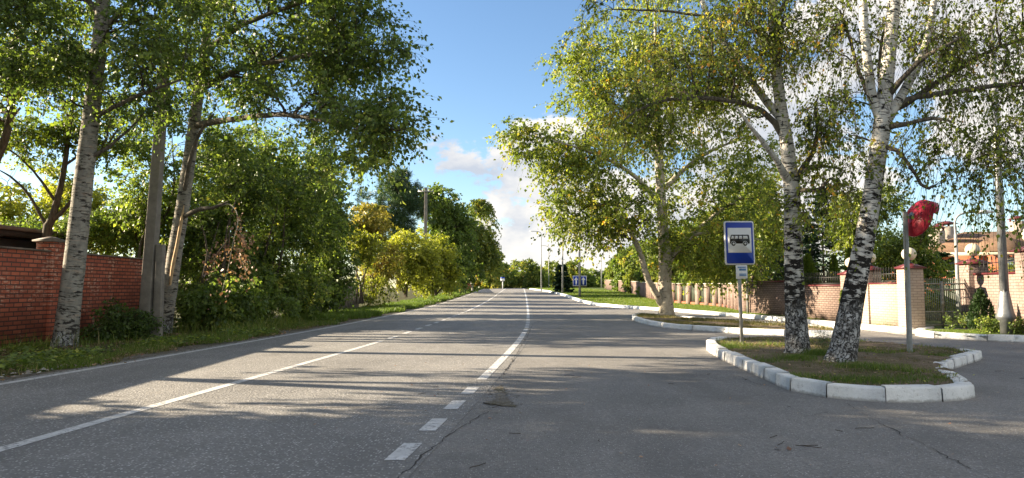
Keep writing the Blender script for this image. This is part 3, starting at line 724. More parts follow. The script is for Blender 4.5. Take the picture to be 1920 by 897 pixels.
def grow(root, r, blobs, attach, ncl, tw, lv, leaf, mats, twL=.7, hang=.25, spread=.28, thr=-.55, gsc=1.2, tint=(.45, .16, .12), br=True, limbs=True, w=.72, flop=.6,
         lr=(.45,), twigs=True, brad=.02, zmin=None, outw=.5, up=.5):
    """fills lobes with twigs and leaves and joins every twig bundle to the nearest limb"""
    W = np.array([b[2] for b in blobs], float); W /= W.sum()
    C = np.array([b[0] for b in blobs]); RR = np.array([b[1] for b in blobs])
    k = r.choice(len(blobs), ncl * 2, p=W); dirs = unit(r.standard_normal((ncl * 2, 3))); rad = r.uniform(0, 1, ncl * 2) ** lr[0]
    P = C[k] + dirs * rad[:, None] * RR[k]
    ok = gate(r, P, gsc, thr) | (np.array([b[2] for b in blobs])[k] < .24)
    if zmin is not None: ok &= P[:, 2] > zmin
    P = P[ok][:ncl]; k = k[ok][:ncl]; ncl = len(P)
    out = unit(P - C[k]) * outw + np.array([0, 0, .1])
    A = np.asarray(attach, float)
    wood = MB()
    def join(targets, A, r0f, n=7):
        dz = np.maximum(0, A[None, :, 2] - targets[:, None, 2] + .3)
        D = np.linalg.norm(A[None, :, :3] - targets[:, None], axis=-1) + .6 * dz
        i = D.argmin(1); p0 = A[i, :3]; L = np.linalg.norm(targets - p0, axis=1)
        mid = p0 * .5 + targets * .5 + np.stack([0 * L, 0 * L, .14 * L], -1) + r.normal(0, .07, targets.shape) * L[:, None]
        t = np.linspace(0, 1, n)[None, :, None]
        c = (1 - t) ** 2 * p0[:, None] + 2 * t * (1 - t) * mid[:, None] + t ** 2 * targets[:, None]
        c[:, 1:-1] += r.normal(0, .018, c[:, 1:-1].shape) * L[:, None, None]
        r0 = np.minimum(A[i, 3] * .6, r0f * np.minimum(.5 + .5 * L, 1.5)); tt = np.linspace(0, 1, n)[None]
        return c, r0[:, None] * (1 - tt) + np.maximum(.004, r0[:, None] * .22) * tt
    if limbs:
        m = max(6, ncl // 9); T = P[r.choice(ncl, min(m, ncl), replace=False)]
        c, rr = join(T, A, brad * 1.5, 9); tubes(wood, c, rr, 6)
        A = np.vstack([A, np.column_stack([c[:, 2:].reshape(-1, 3), rr[:, 2:].reshape(-1)])])
    if br:
        c, rr = join(P, A, brad * .7); tubes(wood, c, rr, 4)
    # twigs
    n = ncl * tw; tp = np.repeat(P, tw, 0); to = np.repeat(out, tw, 0)
    d = unit(to + .75 * r.standard_normal((n, 3)) * np.array([1, 1, .7])); Lt = twL * r.uniform(.5, 1.3, n)
    s0 = tp + r.normal(0, spread * .35, (n, 3))
    def along(t):  # t (n,m)
        q = s0[:, None] + d[:, None] * (Lt[:, None] * t)[..., None]; q[..., 2] -= hang * (t ** 2) * Lt[:, None] * 1.5; return q
    if twigs:
        tt = np.tile(np.linspace(0, 1, 4), (n, 1)); tubes(wood, along(tt), np.tile(np.array([.005, .004, .003, .0015]), (n, 1)), 3)
    t = r.uniform(.08, 1.0, (n, lv)); q = along(t); nxt = along(t + .05)
    ax = unit(nxt - q); pos = (q + r.normal(0, spread * .22, q.shape)).reshape(-1, 3); ax = ax.reshape(-1, 3) + np.array([0, 0, -.55 * (hang > .05)])
    ct = np.clip(r.normal(tint[0], tint[1], ncl), 0, 1)
    tn = np.clip(np.repeat(ct, tw * lv) + r.normal(0, tint[2], n * lv), 0, 1)
    lf = MB(); leaf_quads(lf, r, pos, ax, leaf, w, flop, up, tn)
    if wood.n: wood.build('branches', mats[1], root, smooth=True)
    return lf.build('crown', mats[0], root)

def trunk(root, paths, mat, seg=14, rng=None, lobes=.05, name='trunk', bark=True, step=.14, rough=.012, thin=0.0):
    """paths: list of (points (x,y,z,r)); the first is the bole, the others its limbs, all one mesh; returns attach nodes"""
    bole = MB(); dark = MB(); att = []
    for k, p in enumerate(paths):
        mb = dark if k and p[0][3] < thin else bole
        s = smooth_path(p, step if k == 0 else step * 1.3)
        rr = s[:, 3].copy()
        if rng is not None and k > 0: s[1:-1, :3] += rng.normal(0, .006 + .10 * rr[1:-1, None], s[1:-1, :3].shape) * .5
        tubes(mb, s[:, :3], rr, seg if k == 0 else max(6, seg // 2), bark=bark, lobes=np.array(lobes) if k == 0 and lobes else None, rough=rough if k == 0 else rough * .8, rng=rng or RNG)
        if bark and k > 0:   # limbs wear the bark of the upper bole
            B = mb.B[-1]; B[:, 2] += 4.0 + k * 1.7; B[:, 0] += k * .37
        att.append(s)
    bole.build(name, mat, root, smooth=True)
    if dark.n: dark.build('limbs', M['limb'], root, smooth=True)  # dark bark; on the birches its colour paints in backlit, shaded undersides
    return np.vstack(att)
def pp3(lst, d0=None):
    """(px,py,d,r) picture places with distances -> points"""
    return np.array([np.append(at(a, b, d), rr) for a, b, d, rr in lst])

# --- the two white birches on the near island
r = np.random.default_rng(101)
b1 = gnd(1497, 668, .12); t1 = thing('birch_tree', 'white birch with straight black-blotched trunk standing closest to the bus stop sign', 'tree', b1, group='two birches on the kerbed island')
D = 13.1
A1 = trunk(t1, [
    pp3([(1497, 680, D, .31), (1497, 666, D, .255), (1496, 650, D, .215), (1493, 600, D, .188), (1489, 520, D, .170), (1486, 420, D, .152), (1484, 350, D, .146), (1475, 270, D, .125), (1464, 200, D, .11), (1455, 120, D, .105), (1448, 0, D, .095), (1442, -140, D, .075), (1440, -280, D, .05)]),
    pp3([(1476, 262, D, .08), (1440, 218, D, .056), (1400, 196, D - .2, .048), (1320, 184, D - .5, .040), (1240, 190, D - .9, .030), (1195, 208, D - 1.1, .022), (1170, 226, D - 1.2, .012)]),
    pp3([(1468, 225, D, .09), (1425, 175, D + .2, .07), (1385, 118, D + .4, .065), (1345, 60, D + .5, .058), (1315, 0, D + .6, .05), (1290, -80, D + .7, .035), (1275, -150, D + .8, .02)]),
    pp3([(1482, 345, D, .09), (1455, 300, D - .4, .055), (1428, 265, D - .7, .045), (1405, 235, D - 1, .03), (1380, 200, D - 1.2, .016)]),
    pp3([(1487, 345, D, .08), (1508, 312, D, .055), (1524, 285, D + .1, .045), (1533, 245, D + .2, .038), (1528, 205, D + .2, .026), (1535, 180, D + .2, .012)]),
    pp3([(1487, 332, D, .06), (1520, 315, D - .2, .034), (1550, 312, D - .3, .028), (1580, 319, D - .4, .016)]),
    pp3([(1487, 355, D, .06), (1520, 357, D - .3, .042), (1542, 352, D - .5, .034), (1556, 335, D - .6, .026), (1575, 343, D - .7, .012)]),
    pp3([(1453, 100, D, .06), (1420, 60, D + .4, .045), (1380, 40, D + .7, .035), (1250, 22, D + 1, .026), (1150, 18, D + 1, .012)]),
    pp3([(1450, 40, D, .06), (1490, -20, D - .3, .04), (1530, -90, D - .6, .025)]),
], M['birch'], 26, r, .10, thin=.085)
B = [pblob(1180, 60, D + .6, 110, 110, 1.1, 1.5), pblob(1290, 90, D + .4, 120, 120, 1.3, 1.6), pblob(1240, 215, D - .8, 100, 80, 1.0, 1.1), pblob(1370, 175, D - .2, 90, 80, 1.2, 1.1),
     pblob(1400, 60, D + .3, 90, 90, 1.3, 1.0), pblob(1540, 190, D, 60, 95, .9, .45), pblob(1520, 60, D - .4, 60, 80, 1.0, .4), pblob(1510, 370, D - .4, 70, 40, .7, .12), pblob(1545, 235, D, 40, 60, .7, .22), pblob(1565, 335, D - .4, 40, 40, .6, .14),
     pblob(1300, -120, D + .5, 200, 120, 1.6, 1.2), pblob(1470, -180, D - .2, 160, 140, 1.6, .8)]
grow(t1, r, B, A1, 310, 7, 15, .060, (M['l_birch'], M['twig']), twL=.62, hang=.75, thr=-.22, gsc=2.2, tint=(.42, .2, .16), brad=.018, spread=.14)

r = np.random.default_rng(102)
b2 = gnd(1580, 682, .12); t2 = thing('birch_tree', 'leaning white birch forking into several stems with lime-washed foot', 'tree', b2, group='two birches on the kerbed island')
D = 11.7
A2 = trunk(t2, [
    pp3([(1575, 694, D, .31), (1577, 682, D, .265), (1581, 662, D, .22), (1592, 600, D, .19), (1607, 520, D, .17), (1623, 440, D, .155), (1636, 360, D, .145), (1646, 290, D, .14), (1655, 225, D, .14), (1660, 170, D, .125), (1666, 110, D, .115), (1674, 30, D, .105), (1681, -60, D, .095), (1690, -200, D, .07), (1695, -320, D, .04)]),
    pp3([(1654, 235, D, .10), (1638, 190, D, .08), (1628, 140, D - .1, .075), (1622, 70, D - .2, .07), (1617, -10, D - .3, .06), (1605, -120, D - .4, .04)]),
    pp3([(1655, 235, D, .10), (1680, 195, D - .1, .082), (1708, 148, D - .2, .072), (1732, 95, D - .2, .065), (1746, 40, D - .3, .055), (1756, -40, D - .4, .045), (1770, -140, D - .4, .03)]),
    pp3([(1658, 222, D, .08), (1695, 190, D - .1, .055), (1750, 177, D - .2, .05), (1820, 168, D - .4, .042), (1890, 158, D - .5, .034), (1970, 150, D - .6, .02), (2060, 165, D - .7, .012)]),
    pp3([(1662, 210, D, .08), (1705, 190, D + .2, .055), (1750, 160, D + .3, .05), (1800, 128, D + .4, .045), (1860, 95, D + .5, .038), (1930, 70, D + .6, .028), (2020, 55, D + .7, .014)]),
    pp3([(1664, 180, D, .07), (1690, 150, D - .3, .045), (1720, 118, D - .6, .04), (1760, 92, D - .8, .03), (1820, 62, D - 1, .015)]),
    pp3([(1660, 240, D, .07), (1700, 232, D - .3, .04), (1750, 222, D - .5, .032), (1790, 230, D - .7, .014)]),
    pp3([(1648, 275, D, .06), (1680, 282, D - .2, .035), (1705, 310, D - .3, .03), (1728, 345, D - .4, .026), (1742, 352, D - .4, .028), (1752, 348, D - .4, .012)]),
    pp3([(1655, 195, D, .06), (1650, 140, D + .3, .045), (1655, 80, D + .5, .04), (1668, 20, D + .6, .03), (1672, -70, D + .7, .018)]),
    pp3([(1640, 200, D, .05), (1612, 140, D + .4, .032), (1595, 80, D + .6, .028), (1575, 20, D + .8, .018)]),
], M['birch'], 26, r, .10, thin=.085)
B = [pblob(1850, 110, D, 110, 90, 1.2, 1.1), pblob(1880, 260, D - .4, 70, 90, .9, .55), pblob(1780, 260, D - .4, 70, 70, .8, .35), pblob(1740, 50, D, 90, 80, 1.2, .9), pblob(1684, 280, D - .2, 26, 70, .5, .22),
     pblob(1600, 60, D + .2, 60, 90, 1.0, .55), pblob(1590, 210, D + .2, 60, 80, .8, .45), pblob(1900, 0, D, 120, 100, 1.4, .9), pblob(1640, -140, D, 200, 130, 1.8, 1.3), pblob(1850, -120, D, 180, 130, 1.6, 1.1),
     pblob(1870, 380, D - .4, 50, 50, .6, .10), pblob(1600, 330, D, 50, 60, .6, .2), pblob(2020, 130, D, 120, 120, 1.4, .7), pblob(1960, 280, D - .4, 70, 80, .8, .3)]
grow(t2, r, B, A2, 250, 7, 13, .056, (M['l_birch'], M['twig']), twL=.70, hang=1.0, thr=-.35, gsc=2.4, tint=(.36, .2, .15), brad=.016, spread=.12)

# --- the broad pale-barked tree on the middle island
r = np.random.default_rng(103)
b3 = gnd(1250, 593, .11); t3 = thing('broadleaf_tree', 'broad yellow-green tree with pale low-forked trunk on the middle kerbed island', 'tree', b3)
D = float(b3[1])
A3 = trunk(t3, [
    pp3([(1250, 597, D, .40), (1249, 575, D, .33), (1247, 540, D, .30), (1247, 490, D, .29), (1244, 440, D, .24), (1240, 380, D, .22), (1236, 300, D, .19), (1232, 200, D, .15), (1230, 100, D, .10), (1228, 20, D, .05)]),
    pp3([(1243, 572, D, .20), (1226, 545, D - .2, .15), (1212, 515, D - .4, .14), (1200, 475, D - .5, .13), (1182, 435, D - .7, .11), (1160, 400, D - .9, .08), (1135, 370, D - 1, .04)]),
    pp3([(1248, 495, D, .20), (1262, 478, D, .16), (1282, 456, D + .2, .14), (1310, 430, D + .4, .12), (1345, 400, D + .6, .09), (1390, 370, D + .8, .05)]),
    pp3([(1300, 440, D + .3, .10), (1340, 436, D + .5, .07), (1390, 440, D + 1, .05), (1430, 452, D + 1.4, .02)]),
    pp3([(1244, 400, D, .14), (1210, 350, D - .5, .11), (1160, 310, D - 1, .08), (1090, 280, D - 1.4, .05), (1020, 260, D - 1.6, .03), (965, 248, D - 1.6, .012)]),
    pp3([(1242, 360, D, .14), (1280, 320, D + .5, .11), (1330, 285, D + 1, .08), (1390, 260, D + 1.2, .04)]),
    pp3([(1238, 290, D, .12), (1190, 230, D + .6, .09), (1130, 180, D + .9, .06), (1080, 140, D + 1, .03)]),
    pp3([(1234, 240, D, .12), (1280, 180, D - .6, .08), (1330, 130, D - .9, .05)]),
], M['linden'], 18, r, .05)
B = [pblob(1040, 280, D - 1.4, 50, 42, 1.3, .7), pblob(1000, 268, D - 1.4, 40, 30, 1.0, .235), pblob(966, 250, D - 1.5, 32, 18, .7, .15), pblob(1070, 430, D - .6, 40, 25, 1.0, .2), pblob(1110, 130, D, 40, 60, 1.6, .235), pblob(1090, 300, D - .8, 85, 75, 2.2, 1.3), pblob(1090, 400, D - .8, 70, 55, 1.8, .9), pblob(1180, 400, D - .8, 90, 80, 2.4, 1.4), pblob(1150, 180, D, 110, 100, 3, 1.6),
     pblob(1100, 100, D, 60, 80, 2.2, .8), pblob(1230, 60, D, 120, 110, 3.2, 1.4), pblob(1290, 240, D + .3, 120, 120, 3.2, 1.5), pblob(1340, 380, D + .8, 110, 90, 2.8, 1.3), pblob(1300, 460, D + .5, 80, 55, 2.4, .9),
     pblob(1400, 450, D + 1.5, 60, 80, 2.2, .7), pblob(1425, 320, D + 1, 55, 60, 2.0, .6), pblob(1170, 470, D - 1, 50, 45, 1.5, .35), pblob(1350, 490, D + .6, 60, 40, 1.6, .5), pblob(1230, 480, D - .5, 60, 40, 1.5, .35)]
grow(t3, r, B, A3, 820, 6, 14, .125, (M['l_birch'], M['twig']), twL=.95, hang=.35, thr=-.28, gsc=1.0, tint=(.40, .19, .15), brad=.03, spread=.26)

# --- left roadside: aspens in front of the red wall
r = np.random.default_rng(104)
D = 15.9
bL = at(120, 645, D); tL = thing('aspen_tree', 'tall silvery trunk rising in front of the red brick wall pier', 'tree', bL, group='roadside aspens')
A4 = trunk(tL, [
    pp3([(118, 655, D, .30), (122, 630, D, .26), (131, 560, D, .235), (140, 490, D, .225), (150, 400, D, .21), (160, 310, D, .195), (171, 220, D, .18), (182, 120, D, .165), (192, 20, D, .145), (202, -100, D, .12), (210, -260, D, .08), (215, -420, D, .04)]),
    pp3([(170, 225, D, .07), (215, 200, D - .3, .05), (270, 175, D - .6, .04), (340, 150, D - .9, .02)]),
    pp3([(160, 300, D, .06), (205, 275, D, .035), (250, 235, D, .025), (275, 205, D, .012)]),
    pp3([(176, 160, D, .07), (120, 110, D - .4, .045), (60, 80, D - .7, .03), (10, 60, D - 1, .015)]),
    pp3([(188, 60, D, .08), (250, 0, D + .3, .055), (320, -60, D + .6, .03)]),
    pp3([(190, 30, D, .08), (130, -40, D - .2, .05), (70, -110, D - .4, .03)]),
], M['aspen'], 20, r, .07, thin=.5)
B = [pblob(60, 70, D - .7, 100, 75, 1.2, 1.2), pblob(230, 60, D + .2, 110, 90, 1.4, 1.4), pblob(110, 160, D - .7, 70, 50, .9, .55), pblob(330, 140, D - .6, 90, 70, 1.2, .9), pblob(120, -60, D, 200, 100, 2.0, 1.2), pblob(330, -40, D, 140, 110, 1.8, 1.2), pblob(230, -240, D, 180, 120, 2.0, .8), pblob(260, 190, D - .2, 70, 40, .8, .35), pblob(20, 20, D - 1, 80, 70, 1.2, .9), pblob(160, 20, D + .5, 90, 90, 1.4, .9), pblob(330, 230, D + .5, 60, 40, .8, .3)]
grow(tL, r, B, A4, 340, 7, 13, .086, (M['l_aspen'], M['twig']), twL=.75, hang=.3, thr=-.12, gsc=3.2, tint=(.34, .15, .19), brad=.02, spread=.16)

r = np.random.default_rng(105)
D = 20.6
bM = at(306, 616, D); tM = thing('aspen_tree', 'leaning aspen with torn bark and a long bough hanging over the road', 'tree', bM, group='roadside aspens')
A5 = trunk(tM, [
    pp3([(304, 624, D, .27), (308, 605, D, .23), (318, 540, D, .215), (330, 460, D, .20), (342, 390, D, .19), (352, 320, D, .18), (362, 250, D, .17), (370, 190, D, .155), (382, 110, D, .135), (392, 30, D, .115), (402, -70, D, .09), (410, -220, D, .05)]),
    pp3([(345, 375, D, .07), (352, 320, D - .3, .06), (372, 255, D - .4, .05), (400, 215, D - .5, .03)]),
    pp3([(334, 412, D, .08), (375, 392, D - .4, .06), (400, 390, D - .6, .05), (428, 378, D - .8, .018)]),
    pp3([(366, 235, D, .11), (430, 225, D - 1, .085), (520, 215, D - 2.4, .07), (600, 225, D - 3.6, .055), (680, 240, D - 4.6, .04), (750, 245, D - 5.4, .02)]),
    pp3([(374, 170, D, .10), (450, 130, D - 1, .08), (550, 110, D - 2, .065), (640, 95, D - 3, .045), (720, 95, D - 3.6, .02)]),
    pp3([(382, 100, D, .10), (450, 50, D - .8, .075), (550, 10, D - 1.8, .055), (650, -20, D - 2.5, .03)]),
    pp3([(375, 180, D, .08), (330, 130, D + .3, .055), (290, 90, D + .5, .03)]),
], M['aspen'], 16, r, .06, thin=.5)
B = [pblob(450, 60, D - .8, 120, 100, 2.2, 1.5), pblob(560, 60, D - 1.8, 110, 100, 2.0, 1.5), pblob(650, 60, D - 2.8, 75, 85, 1.4, .95), pblob(700, 20, D - 3, 40, 45, 1, .25), pblob(730, 98, D - 3.6, 42, 16, .6, .14), pblob(560, 170, D - 2.4, 110, 75, 1.6, 1.2), pblob(660, 235, D - 4.4, 80, 45, 1.1, .75), pblob(745, 243, D - 5.2, 42, 18, .6, .17), pblob(735, 195, D - 4.6, 30, 22, .5, .10), pblob(690, 290, D - 4.4, 48, 28, .8, .2),
     pblob(400, 150, D, 120, 70, 1.8, 1.0), pblob(480, -90, D - 1, 230, 110, 3, 1.7), pblob(400, -230, D, 180, 110, 2.5, .9), pblob(600, -60, D - 2, 90, 70, 1.6, .5)]
cM = grow(tM, r, B, A5, 640, 7, 13, .096, (M['l_aspen'], M['twig']), twL=.8, hang=.25, thr=-.10, gsc=3.0, tint=(.36, .17, .20), brad=.025, spread=.18)
# the withered bough with brown leaves
mb = MB(); q = [pp3([(405, 388, D - .6, .03), (432, 384, D - .8, .020), (446, 410, D - 1, .014), (436, 460, D - 1.1, .010), (426, 510, D - 1.1, .008), (414, 556, D - 1.1, .003)]), pp3([(426, 450, D - 1.1, .010), (405, 480, D - 1.2, .007), (395, 515, D - 1.2, .003)]), pp3([(436, 460, D - 1.1, .008), (456, 495, D - 1, .007), (462, 520, D - 1, .003)]), pp3([(442, 425, D - 1, .008), (458, 450, D - 1, .007), (455, 470, D - 1, .003)])]
lf = MB()
for p in q:
    s = smooth_path(p, .1); tubes(mb, s[:, :3], s[:, 3], 5)
    i = r.integers(len(s) // 4, len(s), 110); pos = s[i, :3] + r.normal(0, .13, (110, 3)); leaf_quads(lf, r, pos, np.tile([0, 0, -1.0], (110, 1)), .085, .7, .6, 0, r.uniform(0, 1, 110))
db = mb.build('dead_bough', M['linden'], tM, smooth=True); lf.build('withered_leaves', M['l_dead'], db)
mb = MB(); s = smooth_path(pp3([(319, 535, D - .21, .03), (324, 500, D - .2, .055), (332, 460, D - .19, .05), (340, 415, D - .18, .045), (345, 385, D - .17, .012)]), .1)
tubes(mb, s[:, :3], s[:, 3], 7); mb.build('torn_bark', plain('torn_wood', (.52, .36, .20), .8, .3, 8), tM, smooth=True)

def bushy(name, label, cat, base, h, blobs, seed, ncl, leafmat, leaf, tw=6, lv=12, nst=5, tint=(.4, .17, .13), group=None, wood='bark', thr=-.5, gsc=1.2, twL=.6, hang=.25, brad=.02, rad=.07, lean=.0, **kw):
    """a many-stemmed shrub or small tree"""
    r = np.random.default_rng(seed); root = thing(name, label, cat, base, group=group)
    C = np.array([b[0] for b in blobs]); paths = []
    for k in range(nst):
        tg = blobs[k % len(blobs)][0] + r.normal(0, .25, 3) * blobs[k % len(blobs)][1]
        b0 = np.array(base) + np.array([r.normal(0, .05 * nst ** .5), r.normal(0, .05 * nst ** .5), -.05]) * (nst > 1)
        top = np.array([tg[0], tg[1], max(tg[2], base[2] + h * .75)]); m1 = b0 * .66 + top * .34 + r.normal(0, .04 * h, 3) * [1, 1, .3]; m2 = b0 * .33 + top * .67 + r.normal(0, .05 * h, 3) * [1, 1, .3]
        paths.append(np.array([np.append(b0, rad * 1.15), np.append(m1, rad * .85), np.append(m2, rad * .6), np.append(top, rad * .22)]))
    att = trunk(root, paths, M[wood], 8, r, .04, bark=(wood in ('birch', 'aspen', 'linden')), step=.35)
    kw.setdefault('twigs', leaf < .16)
    grow(root, r, blobs, att, ncl, tw, lv, leaf, (M[leafmat], M['twig']), twL=twL, hang=hang, thr=thr, gsc=gsc, tint=tint, brad=brad, spread=.22, **kw)
    return root
def lump(px, py, d, rx, ry, rd, w=1.0): return pblob(px, py, d, rx, ry, rd, w)

# hedge of tall shrubs along the road, near to far
bushy('tall_shrub', 'dense dark green thicket just beyond the leaning aspen', 'shrub', (-10.6, 23.5, 0), 5, [lump(400, 460, 24, 75, 110, 1.6, 1.2), lump(430, 350, 25, 80, 80, 1.8, 1), lump(380, 560, 23.4, 45, 45, 1.2, .6), lump(450, 550, 24.5, 55, 45, 1.2, .6)], 201, 340, 'l_shrub', .105, tint=(.34, .17, .20), group='shrubs lining the left of the road', thr=-.75)
bushy('tall_shrub', 'tallest green thicket of the left roadside, its top meeting the overhanging bough', 'shrub', (-10.6, 28, 0), 6, [lump(500, 440, 28, 85, 120, 2, 1.3), lump(540, 330, 29, 85, 75, 2.2, 1), lump(500, 545, 27, 60, 45, 1.4, .7), lump(560, 540, 29, 60, 50, 1.4, .6), lump(580, 420, 30, 60, 70, 1.7, .8), lump(460, 280, 28, 100, 60, 1.8, 1.0), lump(590, 290, 30, 60, 40, 1.6, .5)], 202, 580, 'l_shrub', .115, tint=(.42, .18, .20), group='shrubs lining the left of the road', thr=-.75)
bushy('tall_shrub', 'rounded dark thicket ending the dense hedge before the grey fence', 'shrub', (-10.4, 34, 0), 5.5, [lump(600, 430, 34, 50, 100, 1.8, 1.2), lump(625, 500, 35, 40, 65, 1.6, .8), lump(590, 545, 33, 45, 40, 1.5, .6)], 203, 330, 'l_shrub', .13, tint=(.30, .16, .18), group='shrubs lining the left of the road', thr=-.75)
bushy('tall_shrub', 'dark leafy tree behind the concrete pole and red wall corner', 'shrub', (-12.6, 23.5, 0), 6, [lump(300, 330, 25, 80, 100, 1.8, 1), lump(260, 440, 26, 70, 70, 1.8, .7), lump(360, 420, 25.5, 60, 90, 1.5, .7), lump(360, 265, 26, 95, 55, 1.5, .9), lump(270, 230, 26, 70, 50, 1.5, .5)], 204, 380, 'l_shrub', .105, tint=(.40, .2, .14), thr=-.35, gsc=1.6)
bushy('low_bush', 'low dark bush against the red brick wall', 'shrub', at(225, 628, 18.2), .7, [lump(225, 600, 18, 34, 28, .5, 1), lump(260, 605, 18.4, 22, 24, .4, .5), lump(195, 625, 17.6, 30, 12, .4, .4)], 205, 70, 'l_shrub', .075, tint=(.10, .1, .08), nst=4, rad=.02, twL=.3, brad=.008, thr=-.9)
bushy('low_bush', 'leafy green bush spreading at the hedge foot beside the leaning aspen', 'shrub', at(395, 600, 21.8), .9, [lump(390, 575, 21.8, 45, 30, .7, 1), lump(440, 565, 22.6, 45, 34, .8, 1), lump(500, 570, 25, 50, 28, .8, .8)], 206, 130, 'l_shrub', .11, tint=(.42, .15, .12), nst=5, rad=.02, twL=.4, brad=.008, thr=-.9)
bushy('sapling', 'thin many-stemmed sapling before the grey concrete fence', 'tree', at(672, 568, 41), 3.5, [lump(665, 460, 41, 28, 30, .9, 1), lump(690, 470, 41, 26, 28, .9, .8), lump(660, 535, 40, 26, 26, .8, .4), lump(700, 545, 42, 30, 24, .8, .4)], 207, 90, 'l_yellow', .13, tint=(.3, .2, .15), nst=6, rad=.05, thr=-.2)
bushy('amber_shrub', 'tall amber-leaved shrub with the pine behind it', 'shrub', at(700, 560, 48), 5.5, [lump(695, 430, 48, 42, 46, 1.6, 1.2), lump(710, 490, 48, 45, 45, 1.6, 1), lump(665, 430, 47, 22, 34, 1, .4)], 208, 260, 'l_amber', .15, tint=(.38, .2, .15), thr=-.7)
bushy('yellow_shrub', 'bright yellow-green rounded shrub at the road verge', 'shrub', at(762, 556, 55), 4.4, [lump(765, 475, 55, 52, 44, 2, 1.2), lump(745, 510, 54, 45, 34, 1.7, .8), lump(790, 500, 56, 40, 40, 1.7, .8)], 209, 360, 'l_yellow', .15, tint=(.46, .2, .14), thr=-.75)
bushy('yellow_shrub', 'olive-yellow shrub below the distant concrete pole', 'shrub', at(815, 553, 62), 4.4, [lump(820, 485, 62, 36, 42, 1.8, 1.2), lump(835, 515, 63, 28, 30, 1.5, .8), lump(800, 520, 61, 30, 28, 1.5, .6)], 210, 280, 'l_yellow', .17, tint=(.28, .16, .13), thr=-.75)
bushy('dark_tree', 'dark green broadleaf tree rising right of the distant concrete pole', 'tree', at(836, 548, 76), 11, [lump(826, 405, 78, 42, 58, 2.8, 1.4), lump(850, 450, 77, 40, 60, 2.6, 1.3), lump(865, 420, 80, 26, 40, 2.4, .7), lump(855, 510, 76, 24, 34, 2, .6), lump(812, 380, 79, 22, 32, 2, .5)], 211, 480, 'l_shrub', .24, tint=(.26, .18, .14), nst=3, rad=.12, thr=-.75, twL=.9, twigs=False)
bushy('roadside_birch', 'drooping birch where the left roadside trees meet the sky', 'tree', at(885, 545, 93), 11, [lump(896, 425, 93, 34, 50, 2.4, 1.3), lump(878, 430, 92, 26, 50, 2.2, .9), lump(905, 480, 94, 28, 34, 2.2, 1), lump(880, 470, 93, 24, 44, 2.2, .8), lump(925, 470, 94, 10, 26, .9, .2), lump(905, 390, 93, 14, 18, 1.2, .3)], 212, 420, 'l_far', .26, tint=(.45, .2, .15), nst=2, rad=.14, thr=-.55, twL=1.1, hang=.8, wood='birch', twigs=False)
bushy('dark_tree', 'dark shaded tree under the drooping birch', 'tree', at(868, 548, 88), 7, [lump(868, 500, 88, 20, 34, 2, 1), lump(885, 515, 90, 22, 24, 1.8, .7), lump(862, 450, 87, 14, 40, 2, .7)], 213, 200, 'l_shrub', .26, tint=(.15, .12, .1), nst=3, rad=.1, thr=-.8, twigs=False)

bushy('tall_shrub', 'green thicket filling the depth behind the dead bough', 'shrub', (-14, 27, 0), 6, [lump(400, 400, 29, 90, 120, 1.6, 1.2), lump(430, 500, 28, 80, 60, 1.5, .8), lump(480, 300, 31, 90, 80, 1.8, .9)], 221, 330, 'l_shrub', .13, tint=(.34, .17, .14), thr=-.85)
bushy('tall_shrub', 'dark thicket deep behind the tallest roadside thicket', 'shrub', (-14, 34, 0), 6, [lump(520, 400, 36, 80, 110, 2, 1.2), lump(560, 490, 36, 70, 60, 1.8, .8), lump(590, 360, 37, 60, 70, 1.8, .8)], 222, 330, 'l_shrub', .15, tint=(.25, .15, .14), thr=-.85)
# pine behind the amber shrub
r = np.random.default_rng(214); bP = at(748, 546, 74); tp = thing('pine_tree', 'blue-green pine towering behind the amber shrub', 'tree', bP); bP = np.array(bP)
topP = at(748, 318, 74)
A = trunk(tp, [np.array([np.append(bP, .26), np.append(bP * .5 + topP * .5, .18), np.append(topP, .04)])], M['pinebark'], 10, r, 0, bark=False, step=.6)
B = [lump(748, 345, 74, 22, 26, 2, .5), lump(735, 370, 74, 42, 34, 2.6, 1), lump(765, 380, 74, 36, 36, 2.6, 1), lump(720, 400, 73, 42, 30, 2.4, 1), lump(770, 420, 74, 40, 34, 2.4, 1), lump(690, 365, 74, 18, 18, 1.2, .25), lump(740, 450, 74, 44, 30, 2.4, .6)]
grow(tp, r, B, A, 480, 8, 15, .34, (M['needle_pine'], M['twig']), twL=.55, hang=-.25, thr=-.45, gsc=.9, tint=(.45, .18, .18), w=.13, flop=.8, twigs=False, spread=.25, up=.3)

# trees in the garden behind the red wall
r = np.random.default_rng(215); D = 22.5; b = at(88, 600, D); b[2] = 0
tg = thing('garden_tree', 'dark forked bare-limbed tree behind the red brick wall', 'tree', b)
A = trunk(tg, [pp3([(82, 600, D, .16), (88, 440, D, .14), (98, 410, D, .12), (118, 330, D, .085), (130, 240, D, .07), (140, 170, D, .05), (146, 90, D, .03)]), pp3([(92, 420, D, .09), (140, 370, D, .06), (172, 310, D, .05), (200, 275, D, .04), (222, 240, D, .02)]),
     pp3([(90, 430, D, .07), (60, 375, D, .05), (30, 340, D, .04), (0, 320, D, .02)]), pp3([(105, 380, D, .06), (70, 330, D - .3, .04), (30, 290, D - .5, .03), (-10, 270, D - .6, .015)]), pp3([(190, 285, D, .04), (205, 240, D, .03), (206, 200, D, .015)]), pp3([(122, 310, D, .05), (160, 285, D + .2, .03), (205, 260, D + .3, .015)]), pp3([(133, 230, D, .05), (110, 180, D, .03), (90, 140, D, .015)])], M['bark'], 10, r, .03, bark=False)
